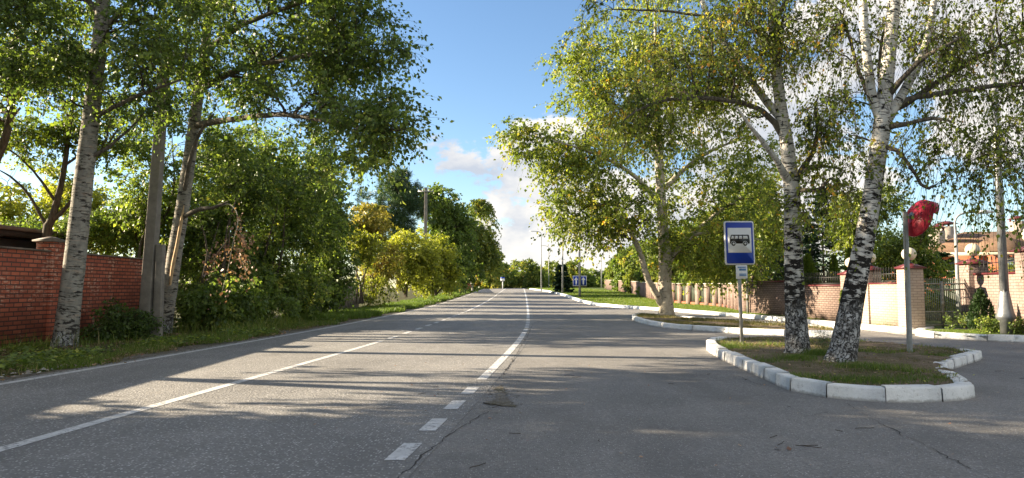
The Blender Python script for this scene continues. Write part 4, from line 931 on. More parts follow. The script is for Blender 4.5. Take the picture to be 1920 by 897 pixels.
grow(tg, r, [lump(110, 160, D, 120, 70, 1.8, 1), lump(170, 250, D + .3, 70, 50, 1.2, .4), lump(50, 240, D, 80, 60, 1.4, .6), lump(80, 60, D, 140, 80, 2, .8)], A, 190, 6, 12, .10, (M['l_birch'], M['twig']), twL=.6, hang=.2, thr=-.2, gsc=1.8, tint=(.16, .18, .14), spread=.2)
r = np.random.default_rng(216); D = 20.5; b = at(-60, 600, D); b[2] = 0
tg = thing('garden_tree', 'curved dark tree half cut by the picture edge above the red wall', 'tree', b)
A = trunk(tg, [pp3([(-75, 600, D, .17), (-50, 420, D, .14), (-15, 320, D, .12), (8, 265, D, .11), (20, 215, D, .10), (22, 160, D, .08), (30, 60, D, .05)]), pp3([(18, 225, D, .06), (34, 206, D, .045), (38, 204, D, .02)]), pp3([(20, 200, D, .05), (5, 150, D, .035), (-20, 110, D, .02)])], M['bark'], 10, r, .03, bark=False)
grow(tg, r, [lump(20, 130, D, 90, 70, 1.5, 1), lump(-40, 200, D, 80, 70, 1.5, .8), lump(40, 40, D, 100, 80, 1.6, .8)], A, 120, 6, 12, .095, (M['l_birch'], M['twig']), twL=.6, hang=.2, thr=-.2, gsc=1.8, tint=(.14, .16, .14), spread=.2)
bushy('garden_shrub', 'yellow lit leafy shrub deep in the garden behind the red wall', 'shrub', at(60, 560, 33) * [1, 1, 0], 5.5, [lump(50, 350, 33, 75, 55, 2, 1), lump(110, 380, 33, 70, 50, 2, 1), lump(20, 420, 32, 60, 45, 1.6, .6), lump(170, 400, 34, 60, 50, 1.8, .7)], 217, 260, 'l_yellow', .13, tint=(.48, .2, .15), thr=-.55)
bushy('garden_shrub', 'twiggy green shrub behind the red wall, right of its pier', 'shrub', at(220, 560, 27) * [1, 1, 0], 4.5, [lump(210, 400, 27, 60, 55, 1.5, 1), lump(250, 430, 27, 50, 50, 1.4, .8), lump(170, 440, 26, 50, 30, 1.3, .6)], 218, 160, 'l_shrub', .10, tint=(.55, .2, .15), thr=-.3, nst=9, rad=.035)
bushy('garden_shrub', 'dark green shrub low behind the red wall, left of its pier', 'shrub', at(60, 560, 25) * [1, 1, 0], 3, [lump(60, 445, 25, 70, 22, 1.2, 1), lump(140, 440, 25, 50, 28, 1.2, .7)], 219, 120, 'l_shrub', .095, tint=(.35, .2, .15), thr=-.5)
for k, (x, y, lab) in enumerate(((24, 19, 'leafy garden tree behind the wall beyond the right picture edge'), (31, 21.5, 'second leafy garden tree far right beyond the picture edge'), (45, 26, 'leafy tree far right behind the side street wall'))):
    bushy('garden_broadleaf', lab, 'tree', (x, y, .1), 5, [((x, y, 4.6), np.array([2.4, 2.4, 2.4]), 1.0), ((x + 1.2, y, 3.2), np.array([2.0, 2.0, 1.5]), .6)], 250 + k, 220, 'l_birch', .15, nst=3, rad=.10, thr=-.6, twigs=False)
# trees left of the picture that shade the near road
for k, (x, y, hh, lab) in enumerate(((-15.5, 2.5, 15, 'tall leafy tree beside the road behind the viewer'), (-15.8, 8.0, 15.5, 'tall leafy tree in the garden left of the silvery aspen'), (-15.5, 12.6, 15, 'leafy tree deep in the garden left of the view'), (-15, -4.5, 11, 'leafy tree on the verge far behind the viewer'), (-24, 8.0, 17, 'tallest garden tree left of the view'))):
    bushy('shade_tree', lab, 'tree', (x, y, 0), hh * .7, [((x, y, hh * .64), np.array([3.6, 2.9, hh * .34]), 1.0), ((x + 1.2, y - .8, hh * .45), np.array([2.6, 2.2, 2.6]), .7), ((x - .6, y - .4, hh * .28), np.array([2.8, 2.0, 2.4]), .7)], 230 + k, 640, 'l_aspen', .17, nst=3, rad=.15, tint=(.35, .18, .13), thr=-.5, gsc=.9, twL=.9, twigs=False, tw=6, lv=12)

# --- conifers
def spruce(name, label, base, H, Rb, seed, group=None, mat='needle', dens=1.0, size=.22, z0=.06):
    r = np.random.default_rng(seed); base = np.array(base, float); root = thing(name, label, 'tree', base, group=group)
    trunk(root, [np.array([np.append(base, .011 * H), np.append(base + [0, 0, H * .5], .007 * H), np.append(base + [0, 0, H], .002 * H)])], M['pinebark'], 8, r, 0, bark=False, step=.5)
    nz = int(H * 3.6 * dens); zz = np.repeat(np.linspace(z0, .985, nz), 8) + r.normal(0, .010, nz * 8); n = len(zz)
    L = Rb * (1 - zz) ** .85 * r.uniform(.65, 1.12, n) + .10; a = r.uniform(0, 6.28, n)
    o = np.stack([np.cos(a), np.sin(a), 0 * a], -1); droop = np.interp(zz, [0, .6, 1], [-.32, -.05, .55])
    t = np.linspace(0, 1, 6)[None, :, None]
    P = base + np.array([0, 0, 1]) * (zz * H)[:, None, None] + o[:, None] * L[:, None, None] * t + np.array([0, 0, 1]) * (L * droop)[:, None, None] * t + np.array([0, 0, 1]) * (L * .16)[:, None, None] * t ** 3
    wd = MB(); tubes(wd, P, np.tile(np.linspace(.012, .003, 6) * H / 8, (n, 1)), 3); wd.build('branches', M['twig'], root)
    m = int(46 * dens); tt = r.uniform(.05, 1.02, (n, m)); side = r.uniform(-1, 1, (n, m)) * .42 * L[:, None] * (1.08 - tt) 
    s = np.stack([-np.sin(a), np.cos(a), 0 * a], -1)
    pos = base + np.array([0, 0, 1]) * (zz * H)[:, None, None] + o[:, None] * (L[:, None] * tt)[..., None] + np.array([0, 0, 1]) * ((L * droop)[:, None] * tt + (L * .16)[:, None] * tt ** 3)[..., None] + s[:, None] * side[..., None]
    pos = pos.reshape(-1, 3) + r.normal(0, .02, (n * m, 3)); pos[:, 2] -= np.abs(side.ravel()) * .25
    ax = (o[:, None] + s[:, None] * np.sign(side)[..., None] * .8).reshape(-1, 3) + np.array([0, 0, -.15])
    lf = MB(); leaf_quads(lf, r, pos, ax, size, .42, .25, .8, np.clip(np.repeat(r.normal(.42, .14, n), m) + r.normal(0, .14, n * m), 0, 1)); lf.build('crown', M[mat], root)
    return root
def thuja(label, base, H, rad, seed, mat='thuja', group=None, size=.10):
    r = np.random.default_rng(seed); base = np.array(base, float); root = thing('thuja', label, 'shrub', base, group=group)
    trunk(root, [np.array([np.append(base, .05), np.append(base + [0, 0, H * .9], .012)])], M['bark'], 6, r, 0, bark=False, step=.3)
    n = int(5200 * H * rad / .6); z = r.uniform(0.02, 1, n) ** .9; a = r.uniform(0, 6.28, n)
    rr = rad * np.interp(z, [0, .12, .35, .7, 1], [.72, 1, .95, .58, .03]) * (.55 + .45 * r.uniform(0, 1, n) ** .35) * (1 + .13 * np.sin(3 * a + 7 * z) + .10 * np.sin(5 * a - 11 * z))
    o = np.stack([np.cos(a), np.sin(a), 0 * a], -1); pos = base + o * rr[:, None] + np.stack([0 * z, 0 * z, z * H], -1)
    lf = MB(); leaf_quads(lf, r, pos, o * .55 + np.array([0, 0, 1.0]), size, .5, .35, 0, np.clip(.4 + .12 * np.sin(4 * a + 9 * z) + r.normal(0, .17, n), 0, 1)); lf.build('crown', M[mat], root)
    return root
def on(px, d, dz=.1): q = at(px, 560, d); q[2] = prof(d) + dz; return q
spruce('spruce_tree', 'tall dark spruce between the two white birches', on(1546, 44), 7.6, 2.4, 301)
spruce('spruce_tree', 'thinner dark spruce just right of the straight birch', on(1508, 50), 6.8, 2.2, 302)
spruce('spruce_tree', 'dark spruce hidden behind the bus stop sign and straight birch', on(1448, 45), 8.4, 2.5, 303)
spruce('spruce_tree', 'green spruce beyond the iron gate', on(1772, 33), 2.9, 1.5, 304, mat='needle_pine')
spruce('small_spruce', 'small dark spruce on the lawn by the far lamp poles', on(1055, 92), 3.6, 1.3, 305, size=.4)
thuja('bright thuja cone nearest the straight birch', on(1517, 31), 2.75, .62, 306, group='clipped thujas behind the low wall')
thuja('slimmer thuja cone left of the globe lamp', on(1566, 30), 2.65, .36, 307, group='clipped thujas behind the low wall')
thuja('small yellow-green thuja spire behind the globe lamp', on(1596, 30.5), 3.0, .28, 308, group='clipped thujas behind the low wall')
thuja('dark little cypress planted before the right brick wall', at(1841, 622, 19.4), 1.15, .33, 309, 'thuja_dark', size=.07)
thuja('narrow yellow-green cypress at the foot of the low wall', at(1581, 606, 24.6), 1.15, .13, 310, 'thuja', size=.06)
bushy('pine_seedling', 'tiny pine seedling growing between the two birches', 'tree', gnd(1543, 655, .12), .3, [lump(1543, 637, 13.6, 10, 10, .08, 1), lump(1533, 640, 13.6, 14, 5, .1, .5), lump(1552, 641, 13.6, 10, 5, .1, .5)], 311, 26, 'needle_pine', .06, w=.10, tw=3, lv=14, nst=1, rad=.008, twL=.08, hang=-.2, brad=.003, thr=-2, twigs=False, tint=(.6, .15, .1))
bushy('ground_cover', 'low green plants between wall foot and lamp post base', 'shrub', at(1880, 624, 18.9), .25, [lump(1860, 612, 19, 30, 12, .3, 1), lump(1905, 612, 18.6, 22, 12, .3, .8), lump(1800, 606, 20.6, 22, 12, .3, .6)], 312, 60, 'l_shrub', .06, tw=5, lv=10, nst=3, rad=.01, twL=.18, brad=.004, thr=-2, tint=(.4, .2, .15))

# --- broadleaf trees of the gardens on the right
bushy('garden_broadleaf', 'light green tree close behind the bus stop sign', 'tree', on(1420, 40), 6.5, [lump(1410, 430, 40, 55, 70, 2, 1.2), lump(1440, 480, 40, 40, 40, 1.6, .7), lump(1385, 380, 41, 45, 60, 1.8, .8), lump(1430, 355, 41, 30, 40, 1.4, .4)], 321, 300, 'l_birch', .13, nst=3, rad=.10, tint=(.36, .18, .14), thr=-.7)
bushy('garden_broadleaf', 'green tree filling the gap behind the leaning birch', 'tree', on(1610, 37), 5.5, [lump(1600, 420, 37, 40, 60, 1.6, 1), lump(1640, 450, 37, 40, 45, 1.5, .8), lump(1650, 380, 37, 35, 40, 1.4, .5)], 322, 240, 'l_birch', .12, nst=3, rad=.08, tint=(.26, .18, .14), thr=-.65)
bushy('garden_broadleaf', 'sunlit tree standing left behind the iron gate', 'tree', on(1705, 31), 3.8, [lump(1700, 470, 31, 45, 38, 1.3, 1), lump(1728, 510, 31, 30, 34, 1.2, .8), lump(1670, 490, 31, 34, 34, 1.2, .6), lump(1720, 440, 31, 26, 20, .9, .3)], 323, 260, 'l_birch', .095, nst=3, rad=.06, tint=(.30, .18, .14), thr=-.65)
bushy('garden_broadleaf', 'shaded bush low behind the gate bars', 'shrub', on(1740, 28), 1.4, [lump(1740, 570, 28, 40, 26, .8, 1), lump(1700, 580, 28, 30, 22, .7, .6), lump(1785, 580, 28, 24, 22, .7, .6)], 324, 110, 'l_birch', .08, nst=4, rad=.02, tint=(.3, .2, .15), thr=-.5)
bushy('garden_shrub', 'green hedge bush behind the spiked railing', 'shrub', on(1865, 24.5), 2.0, [lump(1860, 514, 24.5, 45, 10, .7, 1), lump(1900, 512, 24.5, 30, 12, .7, .7), lump(1830, 514, 24.5, 20, 10, .6, .5)], 325, 130, 'l_birch', .07, nst=4, rad=.02, tint=(.45, .2, .15), thr=-.8, twL=.3)
for k, (px, d, top, rx, lab, tn) in enumerate(((1360, 47, 395, 60, 'dense green tree above the nearer brick pillars', .3), (1300, 55, 420, 62, 'green tree right behind the pale forked tree', .36), (1250, 64, 440, 50, 'rounded green tree above the middle of the pillared fence', .30), (1215, 74, 455, 44, 'green tree above the bend of the pillared fence', .42), (1185, 86, 462, 38, 'bushy tree above the far pillars', .36), (1165, 100, 472, 30, 'small bushy tree above the farthest pillars', .40), (1147, 114, 490, 22, 'farthest small tree behind the pillared fence', .34))):
    x, y, z = on(px, d); cz = at(px, (top + 545) / 2, d); hh = cz[2] * 2 - z; s = d / F
    bushy('fence_tree', lab, 'tree', (x + 1.2, y, z), hh * .8, [(cz + [1.2, 0, hh * .12], np.array([rx * s, 2.4, hh * .36]), 1.2), (cz + [rx * s * .6 + 1.2, .6, -hh * .1], np.array([rx * s * .8, 2.0, hh * .30]), .8), (cz + [1.2 - rx * s * .3, -.4, -hh * .22], np.array([rx * s * .6, 1.6, hh * .24]), .6)], 331 + k, 260, 'l_shrub' if k % 2 else 'l_far', .10 + .0022 * d, nst=3, rad=.09, tint=(tn, .18, .14), thr=-.8, twL=.8, twigs=False, group='trees behind the pillared fence')

# --- the far line of trees beyond the crest: each one a copy of three kinds
kinds = []
for k, (mat_, tn) in enumerate((('l_far', .32), ('l_far', .58), ('l_shrub', .45))):
    kinds.append(bushy('far_tree', 'x', 'tree', (-60 - 12 * k, 260, 1.3), 5.5, [((-60 - 12 * k, 260, 5.4), np.array([2.3, 2.3, 3.0]), 1.2), ((-59 - 12 * k, 260.5, 3.6), np.array([2.4, 2.2, 2.0]), .8), ((-61 - 12 * k, 259.5, 3.4), np.array([2.3, 2.2, 2.0]), .8)], 350 + k, 150, mat_, .42, nst=2, rad=.1, tint=(tn, .2, .15), thr=-.6, gsc=.8, twL=1.0, twigs=False, tw=5, lv=9))
far = [(915, 130, 1.15, 1), (926, 150, 1.2, 1), (938, 165, .9, 0), (952, 160, .85, 2), (965, 185, 1.05, 1), (978, 175, .95, 0), (990, 160, .95, 1), (1003, 150, .8, 0), (1012, 170, .85, 2), (1028, 190, 1.05, 1), (1042, 180, 1.0, 0), (1066, 175, .95, 1), (1078, 185, 1.05, 1), (1098, 180, .8, 2), (1112, 190, .8, 2), (1126, 185, .7, 0), (1140, 175, .75, 2), (1155, 170, .85, 0), (1052, 200, .9, 2), (905, 160, 1.2, 0), (890, 150, 1.3, 1), (870, 140, 1.3, 0)]
words = ['pale olive', 'yellow-green', 'dark green']
place = ['first behind the small red fence', 'just behind the far sign post, left side', 'directly behind the far sign post', 'just right of the far sign post', 'left of the road crest centre', 'standing at the road crest centre', 'right of the road crest centre', 'left of the first far street lamp', 'behind the first far street lamp', 'behind the second far street lamp', 'left of the dark lawn spruce', 'right of the dark lawn spruce', 'left of the blue lane sign', 'just right of the blue lane sign', 'between lane sign and fence end', 'left of where the pillared fence ends', 'where the pillared fence ends', 'half behind the fence end trees', 'behind the dark lawn spruce', 'behind the drooping birch', 'deep behind the drooping birch', 'behind the shaded roadside tree']
rr_ = np.random.default_rng(5); used = set()
for i, (px, d, s, k) in enumerate(far):
    q = at(px, 540, d); q[2] = float(prof(d)) - .1
    lab = f'{words[k]} far tree {place[i]}'
    if k not in used:
        used.add(k); o = kinds[k]; o.location = q; o.rotation_euler.z = rr_.uniform(0, 6.28); o.scale = (s,) * 3; o['label'] = lab; o['group'] = 'far trees beyond the road crest'
    else:
        dup(kinds[k], q, rr_.uniform(0, 6.28), s, lab, 'far trees beyond the road crest')

# ------------------------------------------------------------------ walls, fences, gate
def wall_frame(p0, p1):
    p0 = np.array(p0, float); p1 = np.array(p1, float); d = p1[:2] - p0[:2]; return float(np.linalg.norm(d)), math.atan2(d[1], d[0])
def part(mb, name, m, parent, bevel=0.0, smooth=False): return mb.build(name, m, parent, local=True, bevel=bevel, smooth=smooth)

# red brick wall on the left: local x runs away from the viewer, local -y... faces the road
L, rz = wall_frame((-11.25, 4), (-11.85, 23.4))
w = thing('brick_wall', 'weathered red brick wall with a capped pier along the left verge', 'wall', (-11.25, 4, 0), rz)
mb = MB(); box(mb, 0, L, 0, .25, -.1, 2.30); part(mb, 'wall_panel', M['red_brick'], w)
mb = MB()
for k in range(15):
    a = k * L / 15; box(mb, a + .005, a + L / 15 - .005, -.05, .30, 2.302, 2.345)
part(mb, 'coping', M['cap_tin'], w)
for xq in (3.4, 13.45, L - .25):
    mb = MB(); box(mb, xq - .26, xq + .26, -.075, .33, -.1, 2.56); pr_ = part(mb, 'pier', M['red_brick'], w, .006)
    mb = MB(); box(mb, xq - .33, xq + .33, -.14, .40, 2.563, 2.60); frustum(mb, xq - .33, xq + .33, -.14, .40, 2.602, 2.70, .26, .22); part(mb, 'pier_cap', M['cap_tin'], pr_)

# dark shed roof behind the wall
sh = at(0, 420, 21.5); w = thing('garden_shed', 'dark flat-roofed shed peeping over the red wall at the left edge', 'shed', (sh[0] - 2.2, 21.5, 0), 0)
mb = MB(); box(mb, -2, 1.9, 0, 3, 0, 3.0); part(mb, 'wall', M['dark_wood'], w)
mb = MB(); box(mb, -2.3, 2.55, -.5, 3.4, 3.25, 3.36); part(mb, 'roof', M['cap_tin'], w)
mb = MB()
for k in range(8): box(mb, -2.2 + k * .64, -2.1 + k * .64, -.4, 3.3, 3.05, 3.245)
box(mb, -2.3, 2.45, -.3, -.2, 3.002, 3.048); part(mb, 'rafters', M['dark_wood'], w)

# grey concrete fence behind the sapling, and rusty fence far on
q = at(620, 560, 40.5); L, rz = wall_frame((-11.6, 36.5), (-10.4, 47))
w = thing('concrete_fence', 'grey concrete panel fence glimpsed behind the thin sapling', 'fence', (-11.6, 36.5, float(prof(38))), rz)
for k in range(4):
    mb = MB(); box(mb, k * 2.6 + .1, k * 2.6 + 2.5, 0, .08, -.1, 1.75)
    for j in range(4): box(mb, k * 2.6 + .25 + j * .57, k * 2.6 + .70 + j * .57, -.022, -.002, .25, 1.55)
    part(mb, 'panel', M['concrete'], w)
    mb = MB(); box(mb, k * 2.6 - .09, k * 2.6 + .09, -.06, .12, -.1, 1.95); part(mb, 'post', M['concrete'], w, .01)
L, rz = wall_frame((-6.9, 92), (-7.6, 140))
w = thing('board_fence', 'low rust-red board fence far along the left verge', 'fence', (-6.9, 92, .75), rz)
for k in range(10):
    mb = MB()
    for j in range(9): box(mb, k * 4.8 + .15 + j * .5, k * 4.8 + .58 + j * .5, 0, .04, .1, 1.7)
    part(mb, 'panel', M['rust'], w)
    mb = MB(); box(mb, k * 4.8 - .15, k * 4.8 + .13, -.12, .16, -.3, 2.0); part(mb, 'post', M['house_wall'], w)

def pillar(parent, x, y0, y1, x0w, zt, mat, z0=-.1, cap=True, ov=.07):
    mb = MB(); box(mb, x - x0w, x + x0w, y0, y1, z0, zt); p = part(mb, 'pillar', M[mat], parent, .006)
    if cap:
        mb = MB(); a, b, c, d = x - x0w - ov, x + x0w + ov, y0 - ov, y1 + ov
        box(mb, a, b, c, d, zt + .002, zt + .045); frustum(mb, a + .02, b - .02, c + .02, d - .02, zt + .047, zt + .16, (b - a) * .32, (d - c) * .32)
        part(mb, 'pillar_cap', M['maroon'], p)
    return p
def railing(parent, x0, x1, y, z0, z1, n):
    mb = MB()
    for z in (z0 + .05, z1 - .10): box(mb, x0, x1, y - .012, y + .012, z - .012, z + .012)
    for k in range(n):
        x = x0 + (k + .5) * (x1 - x0) / n; cyl(mb, (x, y, z0), (x, y, z1 - .02), .011, seg=6)
        lathe(mb, [(1e-4, 0), (.026, .02), (.012, .05), (.022, .06), (1e-4, .15)], (x, y, z1 - .02), 6)
    return part(mb, 'railing', M['black_iron'], parent)
def globe_lamp(label, p, rad):
    o = thing('globe_lamp', label, 'lamp', p, group='globe lamps on the wall pillars')
    mb = MB(); lathe(mb, [(1e-4, 0), (.09, 0), (.10, .03), (.05, .05), (.045, .09), (.09, .11), (1e-4, .115)], (0, 0, 0), 16); part(mb, 'neck', M['black_iron'], o, smooth=False)
    mb = MB(); sphere(mb, (0, 0, .10 + rad * .96), rad, 24, 16); part(mb, 'globe', M['globe'], o, smooth=True)
    return o
def loc2w(o, x, y, z):
    c, s = math.cos(o.rotation_euler.z), math.sin(o.rotation_euler.z); l = o.location; return (l.x + c * x - s * y, l.y + s * x + c * y, l.z + z)

# low rough-brick wall facing the street (runs towards the viewer), then the pale wall up to the gate
pa = gnd(1405, 590, .12); pb = gnd(1580, 605, .12); pc = gnd(1622, 608, .12); pd = np.array([12.36, 21.55])
L, rz = wall_frame(pb, pa)   # local x from near to far, local +y towards the street
w1 = thing('garden_wall', 'low rough brown brick wall with maroon coping behind the two birches', 'wall', (pb[0], pb[1], .1), rz)
S = 1
mb = MB(); box(mb, 0, L * .45, -.25, 0, -.1, 1.36); box(mb, L * .45 + .002, L, -.25, 0, -.1, 1.56); part(mb, 'wall_panel', M['rough_brick'], w1)
mb = MB(); box(mb, -.02, L * .45, -.30, .05, 1.362, 1.42); box(mb, L * .45 + .002, L + .02, -.30, .05, 1.562, 1.62); part(mb, 'coping', M['maroon'], w1)
railing(w1, .1, L * .43, -.12, 1.42, 1.80, 26)
pillar(w1, -.3, -.45, .06, .27, 1.78, 'pink_brick')
globe_lamp('globe lamp on the pillar half hidden by the leaning birch', loc2w(w1, -.3, -.2, 1.94), .19)
mb = MB(); cyl(mb, loc2w(w1, L - .1, .12, -.1), loc2w(w1, L - .1, .12, 1.75), .05, seg=10); po = loc2w(w1, L - .1, .12, -.1)
tag(mb.build('drain_post', M['pole_grey'], origin=np.array(po)), 'slim grey post at the far end of the low brown wall', 'post')

L, rz = wall_frame(pd, (pb[0] + .05, pb[1] - .75))
w2 = thing('garden_wall', 'sunlit cream brick wall with spiked railing left of the gate', 'wall', (pd[0], pd[1], .1), rz)
mb = MB(); box(mb, .3, L, -.25, 0, -.1, 1.42); part(mb, 'wall_panel', M['cream_brick'], w2)
mb = MB(); box(mb, .3, L, -.28, .03, 1.422, 1.47); part(mb, 'coping', M['maroon'], w2)
railing(w2, .32, L - .3, -.12, 1.47, 1.86, 16)
pillar(w2, 0, -.45, .08, .27, 1.90, 'cream_brick'); pillar(w2, L * .72, -.42, .06, .22, 1.90, 'cream_brick')
globe_lamp('globe lamp on the pillar beside the mirror pole', loc2w(w2, 0, -.18, 2.06), .21)
globe_lamp('globe lamp just behind the leaning birch trunk', loc2w(w2, L * .72, -.18, 2.06), .19)

# the gate
gx0, gx1, gy = 12.75, 14.22, 21.85
gt = thing('iron_gate', 'grey-green barred iron gate between two brick pillars', 'gate', (12.62, 21.5, .13), math.atan2(.35, 1.85))
W = 1.95
for k in range(2):
    a = .05 + k * W / 2; b = a + W / 2 - .03; mb = MB()
    for z in (.10, .52, 1.22, 1.40): box(mb, a, b, -.018, .018, z - .018, z + .018)
    for x in (a, b): box(mb, x - .02, x + .02, -.022, .022, .02, 1.48)
    lf_ = part(mb, 'gate_leaf', M['gate_iron'], gt)
    mb = MB()
    for j in range(13):
        x = a + (j + .7) * (b - a) / 13.4; cyl(mb, (x, 0, .06), (x, 0, 1.50), .009, seg=6); lathe(mb, [(1e-4, 0), (.018, .015), (1e-4, .09)], (x, 0, 1.50), 6)
    for j in range(13): x = a + (j + .2) * (b - a) / 13.4; cyl(mb, (x, 0, .06), (x, 0, .52), .008, seg=6)
    part(mb, 'bars', M['gate_iron'], lf_)
mb = MB(); box(mb, W / 2 - .05, W / 2 + .07, -.05, -.024, .72, .84); part(mb, 'lock', M['gate_iron'], gt)

# right wall with the spiked railing
pe = np.array([14.62, 21.85]); pf = np.array([13.95, 18.9]); pg = np.array([13.846, 15.6])
L, rz = wall_frame(pg, pe)
w3 = thing('garden_wall', 'tall pink brick wall with spiked railing right of the gate', 'wall', (pg[0], pg[1], .1), rz)
f1 = 3.31
mb = MB(); box(mb, 0, L - .2, -.25, 0, -.1, 1.70); part(mb, 'wall_panel', M['pink_brick'], w3)
mb = MB(); box(mb, 0, L - .2, -.29, .04, 1.702, 1.76); part(mb, 'coping', M['maroon'], w3)
pillar(w3, L, -.42, .16, .28, 2.05, 'pink_brick', ov=.09); pillar(w3, f1, -.42, .16, .28, 2.30, 'pink_brick', ov=.09); pillar(w3, f1 - 3.2, -.42, .16, .28, 2.30, 'pink_brick', ov=.09)
railing(w3, f1 + .3, L - .3, -.12, 1.76, 2.16, 11); railing(w3, f1 - 2.9, f1 - .3, -.12, 1.76, 2.16, 12)
globe_lamp('globe lamp on the pillar right of the gate', loc2w(w3, L, -.13, 2.21), .21)
globe_lamp('globe lamp at the right picture edge behind the tall steel pole', loc2w(w3, f1, -.13, 2.46), .22)

L, rz = wall_frame((14.3, 15.55), (46.0, 15.2))
w5 = thing('garden_wall', 'long pink brick wall along the side street beyond the right picture edge', 'wall', (14.3, 15.55, .1), rz)
mb = MB(); box(mb, .05, L, 0, .25, -.15, 1.70); part(mb, 'wall_panel', M['pink_brick'], w5)
mb = MB(); box(mb, .05, L, -.04, .29, 1.702, 1.76); part(mb, 'coping', M['maroon'], w5)
for k in range(9): pillar(w5, .4 + k * 3.9, -.1, .36, .28, 2.2, 'pink_brick', -.15)

# pillared fence running along the lawn into the distance
fl = [gnd(1405, 588, .12)[:2], np.array([13.6, 45.0]), np.array([12.6, 54.0]), np.array([13.3, 66.0]), np.array([14.9, 84.0]), np.array([15.6, 100.0]), np.array([15.9, 118.0])]
fs = smooth_path([np.append(q, 0) for q in fl], .3)[:, :2]; sl = np.concatenate([[0], np.cumsum(np.linalg.norm(np.diff(fs, axis=0), axis=1))])
w4 = thing('pillared_fence', 'long fence of brick pillars and dark panels along the lawn', 'fence', (fs[0][0], fs[0][1], .1))
o4 = np.array([fs[0][0], fs[0][1], .1])
t = 0.4; stp = 1.55; k = 0; pill = MB(); 
while t < sl[-1] - stp and k < 60:
    a = np.array([np.interp(t, sl, fs[:, 0]), np.interp(t, sl, fs[:, 1])]); b = np.array([np.interp(t + stp, sl, fs[:, 0]), np.interp(t + stp, sl, fs[:, 1])]); u = (b - a) / np.linalg.norm(b - a); n_ = np.array([u[1], -u[0]])
    z = float(prof(a[1])); zb = float(prof(b[1])); hp = 1.62
    def quadbox(mb, c, lu, ln, z0, z1):
        V = []
        for zz in (z0, z1):
            for s1, s2 in ((-1, -1), (1, -1), (1, 1), (-1, 1)): V.append((c[0] + u[0] * lu * s1 + n_[0] * ln * s2, c[1] + u[1] * lu * s1 + n_[1] * ln * s2, zz))
        mb.add(V, [(3, 2, 1, 0), (4, 5, 6, 7), (0, 1, 5, 4), (1, 2, 6, 5), (2, 3, 7, 6), (3, 0, 4, 7)])
    mb = MB(); quadbox(mb, a, .24, .24, z - .05, z + hp); p_ = mb.build('pillar', M['cream_brick'] if k % 1 else M['pink_brick'], w4)
    mb = MB(); quadbox(mb, a, .28, .28, z + hp + .002, z + hp + .05); mb.build('pillar_cap', M['trim'], p_)
    if k < 40:
        mb = MB(); quadbox(mb, (a + b) / 2, (stp - .48) / 2 - .003, .03, (z + zb) / 2 + .34, (z + zb) / 2 + 1.50); mb.build('panel', M['panel_green'], w4)
        mb = MB(); quadbox(mb, (a + b) / 2, (stp - .48) / 2 - .003, .12, (z + zb) / 2 - .1, (z + zb) / 2 + .32); mb.build('plinth', M['house_wall'], w4)
    t += stp; k += 1

# ------------------------------------------------------------------ poles, lamps, signs
def pole_lamp(name, label, base, H, r0, r1, arm=None, flare=False, group=None, head=True, collar=True):
    o = thing(name, label, 'street lamp' if arm else 'pole', base, group=group)
    mb = MB(); lathe(mb, [(1e-4, -.1), (r0, -.1), (r1, H), (1e-4, H)], (0, 0, 0), 12); part(mb, 'pole', M['pole_grey'] if not flare else M['galv'], o, smooth=False)
    if flare:
        mb = MB(); lathe(mb, [(1e-4, .02), (r0 * 1.25, .02), (r0 * 1.25, .38), (r0 * 1.95, .45), (r0 * 2.05, .52), (r0 * 1.7, .62), (r0 * 1.02, 1.15), (r0 * .9, 1.25)], (0, 0, 0), 8); part(mb, 'base', M['galv'], o)
    if arm:
        ax, az, rr = arm
        pts = [(0, 0, H), (0, 0, H + az * .55), (ax * .12, 0, H + az * .82), (ax * .4, 0, H + az * .97), (ax * .8, 0, H + az)]
        mb = MB(); s = smooth_path([np.append(p, rr) for p in np.array(pts, float)], .1); tubes(mb, s[:, :3], s[:, 3], 8); part(mb, 'arm', M['pole_grey'], o, smooth=True)
        if head:
            mb = MB(); a0 = ax * .78; dx = .62 * (1 if ax > 0 else -1); z = H + az
            V = []
            for q_, wd, zt, zb in ((0, .05, .03, -.05), (.25, .10, .06, -.06), (.75, .13, .06, -.05), (1, .05, .02, -.03)):
                x = a0 + dx * q_; V += [(x, -wd, z + zb), (x, wd, z + zb), (x, wd * .7, z + zt), (x, -wd * .7, z + zt)]
            mb.add(V, [(4 * i + j, 4 * i + (j + 1) % 4, 4 * i + 4 + (j + 1) % 4, 4 * i + 4 + j) for i in range(3) for j in range(4)] + [(3, 2, 1, 0), (12, 13, 14, 15)]); part(mb, 'lamp_head', M['sign_white'], o)
    return o
zt = lambda d, dz=.1: float(prof(d)) + dz
q = at(1888, 640, 18.5); pole_lamp('street_pole', 'tall galvanised steel pole with flared foot before the right brick wall', (q[0], 18.5, .12), 8.6, .115, .075, flare=True)
q = at(1800, 600, 24.5); hh = at(1797, 440, 24.5)[2]
pole_lamp('street_lamp', 'slim street lamp with curved arm behind the iron gate', (q[0] - .02, 24.5, .1), hh - .1, .075, .05, arm=(1.0, at(1797, 398, 24.5)[2] - hh, .035))
for px, d, top, arm, lab in ((1015, 104, 434, -1.5, 'tallest-looking far street lamp, nearest to the road crest kerb'), (1029, 138, 461, -1.6, 'second far street lamp beyond the crest'), (1060, 172, 486, -1.6, 'small distant street lamp beyond the dark lawn spruce'), ):
    z = zt(d); H = at(px, top, d)[2] - z; q = at(px, 540, d); pole_lamp('street_lamp', lab, (q[0], d, z), H - .9, .11, .07, arm=(arm, .9, .05), group='far street lamps')
